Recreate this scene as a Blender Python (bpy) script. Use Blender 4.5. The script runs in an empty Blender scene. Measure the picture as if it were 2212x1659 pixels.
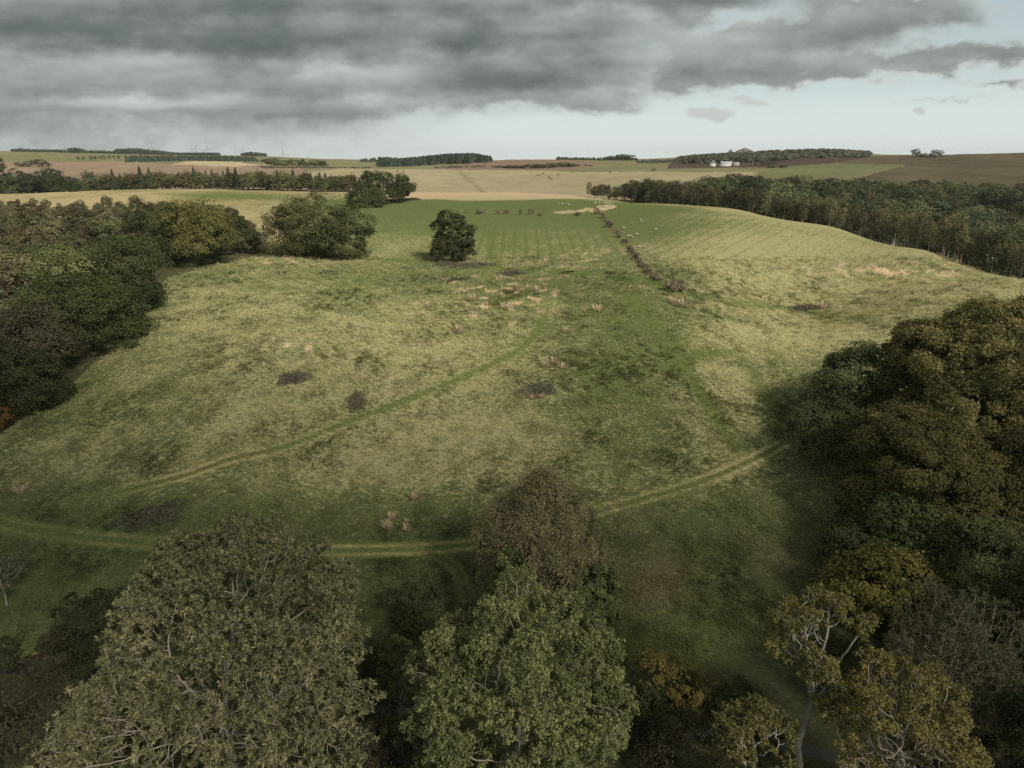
import bpy, math, random, time
import numpy as np
from mathutils import Vector, Matrix
T0 = time.time()
scene = bpy.context.scene
COL = scene.collection
F, PITCH, CAMZ = 682.0, math.radians(18.2), 54.0
SP, CP = math.sin(PITCH), math.cos(PITCH)
R = math.radians
# The photograph was measured on a 2212 px wide view; (Dx, Dy) below are those pixels, turned into bearings and slopes from the drone.
def slope(Dy):                      # tangent of the angle below the horizon
    yv = (384 - np.asarray(Dy, float) / 2.16) / F
    return (SP - yv * CP) / (CP + yv * SP)
def zat(Dy, Y):                     # height seen at image row Dy at distance Y
    return CAMZ - Y * slope(Dy)
def acol(Dx, t):                    # x/Y for image column Dx when the line of sight drops t
    return (Dx / 2.16 - 512) / F * (CP + t * SP)
def project(x, y, z):
    dz = z - CAMZ
    dep = y * CP - dz * SP
    return (512 + F * x / dep) * 2.16, (384 - F * (y * SP + dz * CP) / dep) * 2.16, dep

# ---------------------------------------------------------------- camera
cd = bpy.data.cameras.new('camera'); cam = bpy.data.objects.new('camera', cd); COL.objects.link(cam)
cd.sensor_width = 36; cd.lens = 36 * F / 1024; cd.clip_start = 0.5; cd.clip_end = 40000
cam.location = (0, 0, CAMZ); cam.rotation_euler = (math.pi / 2 - PITCH, 0, 0)
scene.camera = cam
scene.render.engine = 'CYCLES'
scene.view_settings.view_transform = 'Standard'; scene.view_settings.look = 'None'
scene.view_settings.exposure = 0.18; scene.view_settings.gamma = 1; scene.view_settings.use_curve_mapping = False
scene.cycles.max_bounces = 6; scene.cycles.diffuse_bounces = 3; scene.cycles.glossy_bounces = 2
scene.cycles.transmission_bounces = 3; scene.cycles.volume_bounces = 1; scene.cycles.transparent_max_bounces = 4
scene.cycles.use_denoising = False; scene.cycles.sample_clamp_indirect = 5

# ---------------------------------------------------------------- helpers
def smooth(e0, e1, x):
    t = np.clip((x - e0) / (e1 - e0), 0, 1); return t * t * (3 - 2 * t)
def hash2(ix, iy, s):
    h = (ix.astype(np.int64) * 374761393 + iy.astype(np.int64) * 668265263 + s * 974634777) & 0xffffffff
    h = ((h ^ (h >> 13)) * 1274126177) & 0xffffffff
    return ((h ^ (h >> 16)) & 0xffff) / 65535.0
def vnoise(x, y, s=0):
    x = np.asarray(x, float); y = np.asarray(y, float)
    ix, iy = np.floor(x), np.floor(y); fx, fy = x - ix, y - iy
    fx, fy = fx * fx * (3 - 2 * fx), fy * fy * (3 - 2 * fy)
    a, b, c, d = hash2(ix, iy, s), hash2(ix + 1, iy, s), hash2(ix, iy + 1, s), hash2(ix + 1, iy + 1, s)
    return (a * (1 - fx) + b * fx) * (1 - fy) + (c * (1 - fx) + d * fx) * fy
def vnoise3(P, sc, s=0):
    z = P[:, 2] / sc; k = np.floor(z).astype(np.int64); f = z - k; f = f * f * (3 - 2 * f)
    a = vnoise(P[:, 0] / sc + k * 37.7, P[:, 1] / sc + k * 11.3, s); b = vnoise(P[:, 0] / sc + (k + 1) * 37.7, P[:, 1] / sc + (k + 1) * 11.3, s)
    return a * (1 - f) + b * f
def fbm(x, y, s=0, n=3):
    v, w = 0, 0.5
    for i in range(n):
        v = v + w * vnoise(x * 2 ** i, y * 2 ** i, s + i); w *= 0.5
    return v / (1 - 0.5 ** n)
def unit(v):
    return v / np.maximum(np.linalg.norm(v, axis=-1, keepdims=True), 1e-9)
def quad_mesh(name, V, Fq, mat=None, cols=None, attrs=None, shade_smooth=False, dom='FACE'):
    me = bpy.data.meshes.new(name)
    V = np.ascontiguousarray(V, np.float32); Fq = np.ascontiguousarray(Fq, np.int32)
    n = len(Fq)
    me.vertices.add(len(V)); me.vertices.foreach_set('co', V.ravel())
    me.loops.add(n * 4); me.loops.foreach_set('vertex_index', Fq.ravel())
    me.polygons.add(n); me.polygons.foreach_set('loop_start', np.arange(0, n * 4, 4, dtype=np.int32))
    if shade_smooth: me.polygons.foreach_set('use_smooth', np.ones(n, bool))
    me.update(calc_edges=True)
    if cols is not None:
        at = me.attributes.new('Col', 'FLOAT_COLOR', dom)
        c = np.ones((len(cols), 4), np.float32); c[:, :3] = cols; at.data.foreach_set('color', c.ravel())
    for k, v in (attrs or {}).items():
        if v.ndim == 2:
            at = me.attributes.new(k, 'FLOAT_COLOR', 'POINT'); c = np.ones((len(v), 4), np.float32); c[:, :3] = v
            at.data.foreach_set('color', c.ravel())
        else:
            at = me.attributes.new(k, 'FLOAT', 'POINT'); at.data.foreach_set('value', v.astype(np.float32))
    if mat: me.materials.append(mat)
    return me
class MB:                            # collects quad pieces for one mesh
    def __init__(s): s.V, s.F, s.C, s.n = [], [], [], 0
    def add(s, V, Fq, c=None):
        V = np.asarray(V, float).reshape(-1, 3); Fq = np.asarray(Fq, int).reshape(-1, 4)
        s.V.append(V); s.F.append(Fq + s.n); s.n += len(V)
        s.C.append(np.broadcast_to(np.asarray(c if c is not None else (.5, .5, .5), float), (len(Fq), 3)))
    def mesh(s, name, mat, sm=False):
        return quad_mesh(name, np.concatenate(s.V), np.concatenate(s.F), mat, np.concatenate(s.C), shade_smooth=sm)
    def box(s, lo, hi, c=None, M=None):
        x0, y0, z0 = lo; x1, y1, z1 = hi
        V = np.array([(x0,y0,z0),(x1,y0,z0),(x1,y1,z0),(x0,y1,z0),(x0,y0,z1),(x1,y0,z1),(x1,y1,z1),(x0,y1,z1)], float)
        s.add(V, [(0,3,2,1),(4,5,6,7),(0,1,5,4),(1,2,6,5),(2,3,7,6),(3,0,4,7)], c)
    def tube(s, P, rad, sides=6, c=None, cap=True):
        P = np.asarray(P, float); k = len(P); rad = np.broadcast_to(np.asarray(rad, float), (k,))
        T = unit(np.gradient(P, axis=0))
        up = np.array((0, 0, 1.0)) if abs(T[:, 2]).mean() < .8 else np.array((1.0, 0, 0))
        A = unit(np.cross(T, up)); B = np.cross(T, A)
        th = np.arange(sides) / sides * 2 * np.pi
        ring = P[:, None] + rad[:, None, None] * (np.cos(th)[None, :, None] * A[:, None] + np.sin(th)[None, :, None] * B[:, None])
        V = ring.reshape(-1, 3); q = []
        for i in range(k - 1):
            for j in range(sides):
                q.append((i*sides+j, i*sides+(j+1)%sides, (i+1)*sides+(j+1)%sides, (i+1)*sides+j))
        if cap and sides % 2 == 0:
            for base in (0, (k-1)*sides):
                for j in range(1, sides - 1, 2): q.append((base, base+j, base+j+1, base+(j+2) % sides))
        s.add(V, q, c)
def link(name, me, parent=None, loc=None):
    o = bpy.data.objects.new(name, me); COL.objects.link(o)
    if parent: o.parent = parent
    if loc is not None: o.location = loc
    return o
def tag(o, label, cat, group=None):
    o['label'] = label; o['category'] = cat
    if group: o['group'] = group
    return o
def thing(name, label, cat, loc, rz=0, sc=1, group=None):
    o = bpy.data.objects.new(name, None); COL.objects.link(o); o.empty_display_size = .5
    o.location = loc; o.rotation_euler = (0, 0, rz); o.scale = (sc, sc, sc) if np.isscalar(sc) else sc
    return tag(o, label, cat, group)

# ---------------------------------------------------------------- the lie of the land
PR = np.array([(5,3.5),(20,3),(46,1.5),(56,0.6),(66,1.2),(81,3.5),(99.6,8),(134,16),(170,20),(210,21.5),(228,22.3),(286,26),(371,30),(437,31.7),(480,32.6),(540,29),(620,29.5),(950,41),(1100,45),(1300,50),(1700,50),(2500,52),(5000,40),(9500,20)])
_l = np.linspace(math.log(5), math.log(9500), 1200)
_b = np.interp(_l, np.log(PR[:, 0]), PR[:, 1])
_k = np.exp(-np.linspace(-2, 2, 25) ** 2); _k /= _k.sum()
_b = np.convolve(np.pad(_b, 12, mode='edge'), _k, 'valid')
def baseline(Y): return np.interp(np.log(Y), _l, _b)
# (Dx, Y, Dy) seen ground;  (Dx, Y, None, z) hidden ground
ANC = [(1106,20,None,3),(1106,50,None,1.2),(1106,81,1185),(1106,100,1000),(1106,134,770),(1106,170,650),(1106,215,583),(1106,228,566),(1106,286,500),(1106,371,450),(1106,437,428),(1106,480,415),(1106,545,None,28),(1106,620,412),(1106,950,365),
 (1106,1300,345),(850,1250,360),(850,950,365),(700,950,366),(1060,1420,347),(900,2500,346),(1300,2500,346),(1100,5000,None,35),(1100,9500,None,15),
 (-300,20,None,3),(-300,60,None,1.2),(0,66,None,.6),(0,88,1130),(0,108,940),(150,126,830),(300,155,700),(370,205,600),(560,252,545),(690,245,553),(700,120,800),(500,98,960),(700,85,1150),
 (-300,120,None,10),(-300,300,None,24),(0,200,None,20),(100,300,None,26),(300,330,None,29),(440,450,412),(560,330,470),(700,450,421),(800,440,424),(100,430,426),(-200,420,440),(250,440,415),
 (0,520,None,29),(300,545,None,30),(600,555,None,30.5),(780,560,None,30),(0,620,432),(300,640,None,32),(150,900,372),(0,950,372),(500,950,366),(200,1300,349),(0,1300,351),(450,1150,352),
 (0,1900,327),(200,1900,331),(400,2000,335),(560,2000,337),(700,2200,344),(-400,1900,325),(0,3200,None,58),(400,3200,None,56),(300,4800,None,66),(600,4800,None,56),(0,4800,None,66),(300,9500,None,20),(-500,5000,None,60),
 (1300,430,430),(1450,390,440),(1600,350,455),(1800,290,490),(2000,240,540),(2212,195,605),(2450,165,660),(1300,300,488),(1600,200,580),(1500,160,655),(1720,178,668),(1900,154,700),(1900,190,620),(1700,106,950),(1500,120,830),(1720,80,1200),(1400,85,1130),(2400,100,None,9),(2500,60,None,3),(2700,20,None,3),(1500,50,None,.9),(2212,48,None,1),(2212,120,None,13),
 (1290,540,None,26),(1450,450,None,22.5),(1600,420,None,18.5),(1800,360,None,12),(2000,310,None,9),(2212,270,None,5.5),(2500,240,None,4),(1600,560,None,24),(1800,520,None,19),(2000,480,None,16),(2212,450,None,15),(2600,420,None,15),
 (1450,620,398),(1600,700,392),(1900,750,385),(2212,700,400),(1500,950,365),(1700,950,363),(1900,1000,351),(2212,1100,335),(2600,1100,333),(1550,1060,362),(1650,1450,329),(1500,1350,340),(1840,1450,329),(1450,1500,344),(1890,1500,339),(1980,1300,335),(1350,1200,352),(1650,2500,None,66),(2212,2500,None,58),(1900,5000,None,30),(2300,9500,None,10),(2700,2500,None,58)]
_A = []
for t in ANC:
    Dx, Y = t[0], t[1]; z = t[3] if t[2] is None else float(zat(t[2], Y))
    _A.append((acol(Dx, (CAMZ - z) / Y), math.log(Y), (z - float(baseline(Y))) / Y ** .7))
_A = np.array(_A); AS = 2.2
_px, _py, _q = _A[:, 0] * AS, _A[:, 1], _A[:, 2]
def _phi(r2): return np.where(r2 > 1e-12, .5 * r2 * np.log(np.maximum(r2, 1e-12)), 0)
_n = len(_A)
_K = np.zeros((_n + 3, _n + 3))
_K[:_n, :_n] = _phi((_px[:, None] - _px) ** 2 + (_py[:, None] - _py) ** 2) + 2e-3 * np.eye(_n)
_K[:_n, _n:] = np.stack([np.ones(_n), _px, _py], 1); _K[_n:, :_n] = _K[:_n, _n:].T
_W = np.linalg.solve(_K, np.append(_q, (0, 0, 0)))
# the tps, tabulated once
GA = np.linspace(-1.35, 1.35, 271); GL = np.linspace(math.log(5), math.log(9500), 480)
_ga, _gl = np.meshgrid(GA * AS, GL)
TAB = _W[_n] + _W[_n+1] * _ga + _W[_n+2] * _gl
for i in range(_n): TAB += _W[i] * _phi((_ga - _px[i]) ** 2 + (_gl - _py[i]) ** 2)
def bil(tab, a, l):
    u = np.clip((a - GA[0]) / (GA[1] - GA[0]), 0, len(GA) - 1.001); v = np.clip((l - GL[0]) / (GL[1] - GL[0]), 0, len(GL) - 1.001)
    i, j = u.astype(int), v.astype(int); fu, fv = u - i, v - j
    return (tab[j, i] * (1-fu) + tab[j, i+1] * fu) * (1-fv) + (tab[j+1, i] * (1-fu) + tab[j+1, i+1] * fu) * fv
def height0(x, y):
    x = np.asarray(x, float); y = np.maximum(np.asarray(y, float), 5.0)
    l = np.log(y)
    return baseline(y) + bil(TAB, x / y, l) * y ** .7
def seg_dist(x, y, P):               # distance to a polyline on the ground, and the signed side
    best = np.full(np.shape(x), 1e9); side = np.zeros(np.shape(x))
    for (x0, y0), (x1, y1) in zip(P[:-1], P[1:]):
        dx, dy = x1 - x0, y1 - y0; L2 = dx * dx + dy * dy
        t = np.clip(((x - x0) * dx + (y - y0) * dy) / L2, 0, 1)
        d = np.hypot(x - x0 - t * dx, y - y0 - t * dy); m = d < best
        best = np.where(m, d, best); side = np.where(m, np.sign((x - x0) * dy - (y - y0) * dx), side)
    return best, side
def hit0(Dx, Dy, hf, y0=25.0):           # first ground the line of sight through (Dx, Dy) meets
    t = float(slope(Dy)); a = acol(Dx, t)
    Y = np.exp(np.linspace(math.log(y0), math.log(9000), 4000))
    g = hf(a * Y, Y) - (CAMZ - t * Y)
    i = int(np.argmax(g > 0)) if (g > 0).any() else len(Y) - 1
    if i > 0 and g[i] > 0:
        f = g[i-1] / (g[i-1] - g[i]); y = Y[i-1] + f * (Y[i] - Y[i-1])
    else: y = Y[i]
    return a * y, y
def curve(P, n=12):                  # Catmull-Rom through points
    P = np.array(P, float); Q = np.vstack([2 * P[0] - P[1], P, 2 * P[-1] - P[-2]]); out = []
    for i in range(len(P) - 1):
        p0, p1, p2, p3 = Q[i:i+4]
        for t in np.arange(n) / n:
            out.append(.5 * ((2*p1) + (-p0+p2)*t + (2*p0-5*p1+4*p2-p3)*t*t + (-p0+3*p1-3*p2+p3)*t**3))
    out.append(P[-1]); return np.array(out)
STREAM = curve([(-84, 66), (-55, 63), (-30, 61), (-11, 58), (2, 56.5), (12, 54), (25, 53), (38, 49.5), (56, 48), (75, 42)], 6)
def height(x, y):
    x = np.asarray(x, float); y = np.asarray(y, float)
    z = height0(x, y)
    m = (y < 95)
    if m.any():
        d, _ = seg_dist(np.where(m, x, 0), np.where(m, y, 1e4), STREAM)
        z = z - np.where(m, 1.3 * np.exp(-(d / 2.2) ** 2), 0)
    rough = np.clip(y / 400, .25, 2.5)
    z = z + rough * .9 * (fbm(x / 26, y / 26, 5, 2) - .5)
    # old plough ridges on the two upper fields
    return z
def hit(Dx, Dy, y0=25.0): return hit0(Dx, Dy, height, y0)
def pos(Dx, Y):                      # ground point at distance Y under image column Dx (column taken at the ground)
    x = acol(Dx, .1) * Y
    for _ in range(4):
        z = float(height(x, Y)); x = acol(Dx, (CAMZ - z) / Y) * Y
    return float(x), float(Y), float(height(x, Y))
def line_on_ground(pts, n=10):
    return curve([hit(*p) for p in pts], n)
# ---------------------------------------------------------------- ground: what grows or lies where
TRACKS = {
 'upper': (line_on_ground([(150,1085),(300,1052),(420,1020),(560,978),(700,932),(800,892),(900,855),(1000,815),(1060,788),(1120,755),(1160,715),(1183,670),(1190,640)]), 1.15, 1.0),
 'lower': (line_on_ground([(-40,1100),(0,1128),(120,1152),(260,1168),(420,1178),(600,1187),(720,1190),(860,1187),(960,1182),(1050,1170),(1160,1140),(1280,1107),(1400,1075),(1500,1045),(1600,1005),(1700,955),(1790,915)]), 1.2, 1.0),
 'spur': (line_on_ground([(860,1187),(930,1196),(970,1215),(995,1245),(1010,1290)]), .9, .7),
 'dark_a': (line_on_ground([(1365,640),(1400,690),(1435,735),(1470,780),(1520,860),(1560,920),(1595,965)]), 1.6, .9),
 'dark_b': (line_on_ground([(1440,790),(1500,775),(1575,760),(1620,800),(1655,860),(1690,930)]), 1.8, .7),
 'bank': (line_on_ground([(800,560),(930,566),(1040,577),(1150,585),(1260,590),(1380,604),(1440,622),(1560,650),(1720,668),(1860,690)]), 2.2, .8),
 'row': (line_on_ground([(1060,500),(1062,545),(1075,575)]), 1.5, .5)}
def bl(Dx, Dy, cx, cy, rx, ry, rot=0):
    c, s = math.cos(rot), math.sin(rot); u, v = Dx - cx, Dy - cy
    return np.exp(-(((u * c + v * s) / rx) ** 2 + ((-u * s + v * c) / ry) ** 2))
def inpoly(x, y, P):
    r = np.zeros(np.shape(x), bool); n = len(P)
    for i in range(n):
        (x0, y0), (x1, y1) = P[i], P[(i + 1) % n]
        if y0 != y1: r ^= ((y0 > y) != (y1 > y)) & (x < (x1 - x0) * (y - y0) / (y1 - y0) + x0)
    return r
GREEN, STRAW = np.array((.100,.116,.041)), np.array((.285,.262,.130))
def ground_cover(x, y, z):
    """Two grass colours and how the second one is spread, for points on the ground; returns colA, colB, dry (0..1), lines."""
    Dx, Dy, dep = project(x, y, z)
    n1 = fbm(x / 9, y / 9, 11, 3); n2 = fbm(x / 42, y / 42, 21, 3); n3 = fbm(x / 2.2, y / 3, 31, 2)
    wx = (fbm(x / 30, y / 30, 41, 2) - .5); wy = (fbm(x / 30, y / 30, 51, 2) - .5)
    A = np.broadcast_to(GREEN, x.shape + (3,)).copy(); B = np.broadcast_to(STRAW, x.shape + (3,)).copy()
    def put(m, a=None, b=None):
        m = np.clip(m, 0, 1)[..., None]
        if a is not None: A[...] = A * (1 - m) + np.array(a) * m
        if b is not None: B[...] = B * (1 - m) + np.array(b) * m
    dry = .45 + .30 * (n2 - .5) + .30 * (n1 - .5)
    near = y < 500
    g = lambda *a: bl(Dx, Dy, *a) * near
    dry += .16 * g(650,720,330,170) + .22 * g(1850,600,420,110) + .35 * g(1800,722,230,45,.18) + .25 * g(1560,800,140,180)
    dry += .10 * g(1050,950,400,160) + .25 * g(1900,640,160,30) + .2 * g(1600,530,260,60)
    dry -= .34 * g(1060,470,330,48) + .3 * g(1150,610,330,45) + .22 * g(1400,480,160,60) + .3 * g(1330,860,160,150,.8) + .25 * g(1420,700,130,80)
    dry -= .26 * smooth(1010, 1130, Dy) * near + .25 * g(880,440,200,26) + .5 * g(1000,440,260,14) + .4 * g(1600,690,120,14,.12)
    dry += .14 * g(640,1010,500,70)
    # field above the wood on the far left, straw with green
    pass
    tf = inpoly(Dx, Dy + 6 * wy, [(-200,395),(860,395),(740,428),(640,440),(610,520),(590,548),(530,548),(560,500),(470,470),(200,470),(-200,470)]) & near & (y > 230)
    dry = np.where(tf, .62 + .5 * (n2 - .5) + .3 * (n1 - .5) - .35 * bl(Dx, Dy, 470, 425, 160, 14), dry); put(tf * .7, None, (.47,.36,.2))
    # fringes of bleached bracken
    rim = np.where(Dx < 1300, smooth(414, 430, y + 14 * wx), 0) * near * smooth(780, 860, Dx)
    dry = np.maximum(dry, rim * .95); put(rim, (.28,.20,.12), (.46,.335,.22))
    gw = lambda cx, cy, rx, ry: bl(Dx + 110 * wx, Dy + 26 * wy + 10 * (n1 - .5), cx, cy, rx, ry) * near
    br = np.maximum(np.maximum(gw(1230,458,42,9), gw(1285,452,26,9)) * (.45 + n1), gw(565,497,24,14)); br = smooth(.35, .6, br) * (.55 + .45 * smooth(.35, .6, n3))
    rim2 = smooth(1240, 1300, Dx) * smooth(.0, 1, np.clip(1 - (Dy - np.interp(Dx, [1270,1450,1600,1800,2000,2212,2450], [428,438,453,487,536,600,655])) / 14, 0, 1)) * near
    dry = dry + .35 * rim2
    sp = smooth(.62, .72, n3) * (bl(Dx,Dy,950,603,45,10) + bl(Dx,Dy,640,750,40,22) + bl(Dx,Dy,1195,787,26,12) + bl(Dx,Dy,1940,590,200,26) * .9 + bl(Dx,Dy,610,560,110,10) + .8*bl(Dx,Dy,1090,640,150,60) + .6*bl(Dx,Dy,1290,560,120,40) + .5*bl(Dx,Dy,1040,455,90,9)+.7*bl(Dx,Dy,1440,650,30,10)) * near
    br = np.clip(br + sp, 0, 1); dry = np.maximum(dry, br); put(br, (.33,.24,.13), (.55,.40,.26))
    dry = np.clip(dry, .16, np.where(br > .3, 1, .74))
    put(smooth(1040, 1230, Dy + 60 * wx) * near, (.066,.077,.029), (.17,.15,.075))  # lush wet meadow, its colour darkened further to deepen the foreground shade
    # rank brown growth low on the right of the stream meadow
    rb = bl(Dx + 90 * wx, Dy + 60 * wy, 1500, 1240, 250, 70) * near * smooth(.25, .7, n1) * .85 + .5 * g(1330,1095,60,25) * n1
    put(rb, (.13,.105,.055), (.23,.17,.095))
    green = g(1420,1385,180,70); put(green * .35, (.10,.125,.03), (.16,.18,.055))
    lush = g(1050,450,340,34) * .8; put(lush, (.088,.107,.037), (.185,.18,.085))
    # wood floors: dark leaf litter, painted darker for the gloom under the trees
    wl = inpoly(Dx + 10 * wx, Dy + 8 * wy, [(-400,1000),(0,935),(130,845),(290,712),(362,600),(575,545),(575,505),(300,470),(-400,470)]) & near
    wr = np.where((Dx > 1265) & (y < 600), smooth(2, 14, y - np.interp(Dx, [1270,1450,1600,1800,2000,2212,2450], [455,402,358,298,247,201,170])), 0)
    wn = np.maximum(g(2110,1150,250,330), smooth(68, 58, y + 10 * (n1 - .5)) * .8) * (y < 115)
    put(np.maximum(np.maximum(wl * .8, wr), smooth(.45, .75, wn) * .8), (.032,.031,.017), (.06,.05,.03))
    # bramble and nettle beds
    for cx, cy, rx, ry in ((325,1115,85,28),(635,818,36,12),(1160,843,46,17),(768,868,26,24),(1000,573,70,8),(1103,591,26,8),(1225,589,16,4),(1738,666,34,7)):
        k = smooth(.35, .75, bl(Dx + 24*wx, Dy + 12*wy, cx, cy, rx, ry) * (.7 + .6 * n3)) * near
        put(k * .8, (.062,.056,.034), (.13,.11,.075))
    # ------- beyond the crest
    far = (y > 500)
    def zone(P, a, b, d, w=2.0):
        nonlocal dry
        mm = far & inpoly(Dx + (w * 3 * wx + 6 * (vnoise(x / 14, y / 60, 91) - .5)) * far, Dy + (w * wy + 2.2 * (vnoise(x / 16, y / 50, 92) - .5)) * far, P)
        put(mm * 1.0, a, b); dry = np.where(mm, d + .5 * (n2 - .5) + .3 * (n1 - .5), dry)
    put(far * 1.0, (.16,.155,.075), (.27,.235,.13)); dry = np.where(far, .45 + .6 * (n2 - .5), dry)
    zone([(-600,450),(-600,351),(250,349),(300,352),(560,352),(700,372),(700,450)], (.215,.155,.105), (.32,.24,.165), .5)
    zone([(-600,352),(-600,300),(400,300),(700,330),(760,345),(560,351),(300,351),(250,348)], (.15,.15,.07), (.25,.225,.12), .45)
    zone([(370,355),(420,347.5),(510,348),(560,357),(500,360)], (.36,.29,.17), (.48,.4,.25), .6)
    zone([(640,450),(660,372),(730,364),(960,366),(1250,370),(1500,370),(1640,372),(1640,450)], (.27,.235,.135), (.40,.335,.205), .5)
    zone([(930,367),(1010,352),(1060,346),(1150,343),(1250,346),(1300,352),(1250,366),(1100,366)], (.20,.14,.095), (.27,.195,.135), .4, 1)
    zone([(1230,371),(1330,358),(1450,354),(1560,362),(1540,372)], (.165,.165,.08), (.27,.245,.125), .35, 1)
    zone([(1620,400),(1640,372),(1700,361),(1800,352),(1960,352),(1930,366),(1800,385)], (.15,.155,.072), (.23,.22,.115), .35, 1)
    zone([(1800,400),(1900,372),(1960,356),(1800,352),(1850,338),(2212,330),(2600,330),(2600,420)], (.085,.075,.045), (.165,.14,.08), .45, 1)
    zone([(1440,364),(1455,345),(1500,332),(1560,325),(1640,324),(1840,322),(1880,340),(1800,352),(1700,361)], (.075,.055,.042), (.15,.11,.08), .35, 1)
    vf = smooth(1700, 2600, y); put(vf * .8 * (Dx > 650), (.15,.14,.10), (.2,.18,.12))
    A[...] = np.where(far[..., None], A * .80, A); B[...] = np.where(far[..., None], B * .76, B); B[...] = np.where(tf[..., None], B * .80, B)
    # tracks worn into the grass
    for k, (P, w, s) in TRACKS.items():
        box = (x > P[:, 0].min() - 4) & (x < P[:, 0].max() + 4) & (y > P[:, 1].min() - 4) & (y < P[:, 1].max() + 4)
        d = np.full(x.shape, 99.0)
        if box.any(): d[box] = seg_dist(x[box], y[box], P)[0]
        m = np.exp(-(d / w) ** 2) * s * (smooth(640, 700, Dy) * smooth(140, 330, Dx) if k == 'upper' else (.3 + .7 * smooth(400, 680, Dx) if k == 'lower' else 1))
        if k in ('upper', 'lower'):
            rut = np.exp(-((d - .75) / .30) ** 2) * (.45 + .55 * vnoise(x / 7, y / 7, 77))
            dry = dry * (1 - .65 * m) + .25 * m * .5; put(m * (.8 if k == 'upper' else .5), (.098,.118,.034), (.17,.165,.065))
            fade = smooth(900, 500, Dx) * smooth(180, 380, Dx) if k == 'upper' else .35 + .65 * smooth(450, 680, Dx); rut = rut * fade; put(rut * .9, (.27,.23,.10), (.40,.33,.17)); dry += .25 * rut
            if k == 'upper':
                e = bl(Dx, Dy, 450, 1008, 70, 20, -.3) * rut; put(e, (.42,.30,.17), (.46,.33,.2))
        elif k == 'spur':
            rut = np.exp(-((d - .7) / .4) ** 2) * .35; put(rut, (.2,.19,.07), (.3,.26,.12))
        else:
            dry -= .4 * m; put(m * .6, (.105,.125,.036), (.17,.16,.06))
    # faint plough lines
    ang = .62; s = x * math.cos(ang) - y * math.sin(ang)
    ln = smooth(.80, .97, np.cos(s * 2 * np.pi / 5.2 + 2.2 * (n2 - .5)))
    ln = ln * np.maximum(bl(Dx,Dy,1560,520,260,100), .5 * bl(Dx,Dy,1900,560,250,70)) * near * (Dx > 1300) * smooth(.3, .5, n1 + .1)
    lr = smooth(.72, .95, np.cos((x - .02 * y) * 2 * np.pi / 4.3 + 1.5 * (n2 - .5))) * bl(Dx,Dy,1130,530,190,45) * near
    ll = smooth(.70, .95, np.cos((x * .83 + y * .55) * 2 * np.pi / 4.6 + 2 * (n2 - .5))) * bl(Dx,Dy,760,610,250,60) * near * .8
    dry -= np.clip(.20 * ln + .30 * lr + .30 * ll, 0, .4)
    # hollow way across the far pasture
    hw = far * np.exp(-((Dx - np.interp(Dy, [365,420], [985,1050])) / 7) ** 2) * (Dy > 366) * (Dy < 418) * smooth(.4, .6, n3)
    put(hw * .7, (.10,.08,.05), (.18,.14,.09))
    return A, B, np.clip(dry, 0, 1)

def nodes_of(mat):
    mat.use_nodes = True; nt = mat.node_tree; nt.nodes.clear(); return nt
class G:                              # small node-graph writer
    def __init__(s, nt): s.nt = nt
    def n(s, t, **kw):
        nd = s.nt.nodes.new(t)
        for k, v in kw.items(): setattr(nd, k, v)
        return nd
    def put(s, sock, v):
        if hasattr(v, 'is_linked') or hasattr(v, 'links'): s.nt.links.new(v, sock)
        elif isinstance(v, (tuple, list)) and len(v) == 3 and sock.type == 'RGBA': sock.default_value = (*v, 1)
        else: sock.default_value = v
    def m(s, op, a, b=0.0, c=0.0, clamp=False):
        nd = s.n('ShaderNodeMath', operation=op, use_clamp=clamp)
        for i, v in enumerate((a, b, c)): s.put(nd.inputs[i], v)
        return nd.outputs[0]
    def mix(s, f, a, b, blend='MIX'):
        nd = s.n('ShaderNodeMix', data_type='RGBA', blend_type=blend)
        s.put(nd.inputs[0], f); s.put(nd.inputs[6], a); s.put(nd.inputs[7], b); return nd.outputs[2]
    def vec(s, x, y, z):
        nd = s.n('ShaderNodeCombineXYZ')
        for i, v in enumerate((x, y, z)): s.put(nd.inputs[i], v)
        return nd.outputs[0]
    def noise(s, v, scale, detail=3.0, rough=.55, dist=0.0, dim='3D'):
        nd = s.n('ShaderNodeTexNoise', noise_dimensions=dim); s.put(nd.inputs['Vector'], v)
        nd.inputs['Scale'].default_value = scale; nd.inputs['Detail'].default_value = detail
        nd.inputs['Roughness'].default_value = rough; nd.inputs['Distortion'].default_value = dist
        return nd.outputs[0]
    def step(s, x, lo, hi):
        nd = s.n('ShaderNodeMapRange', interpolation_type='SMOOTHSTEP', clamp=True); s.put(nd.inputs[0], x)
        nd.inputs[1].default_value = lo; nd.inputs[2].default_value = hi; return nd.outputs[0]
    def attr(s, name, typ='GEOMETRY'):
        return s.n('ShaderNodeAttribute', attribute_name=name, attribute_type=typ)

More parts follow.
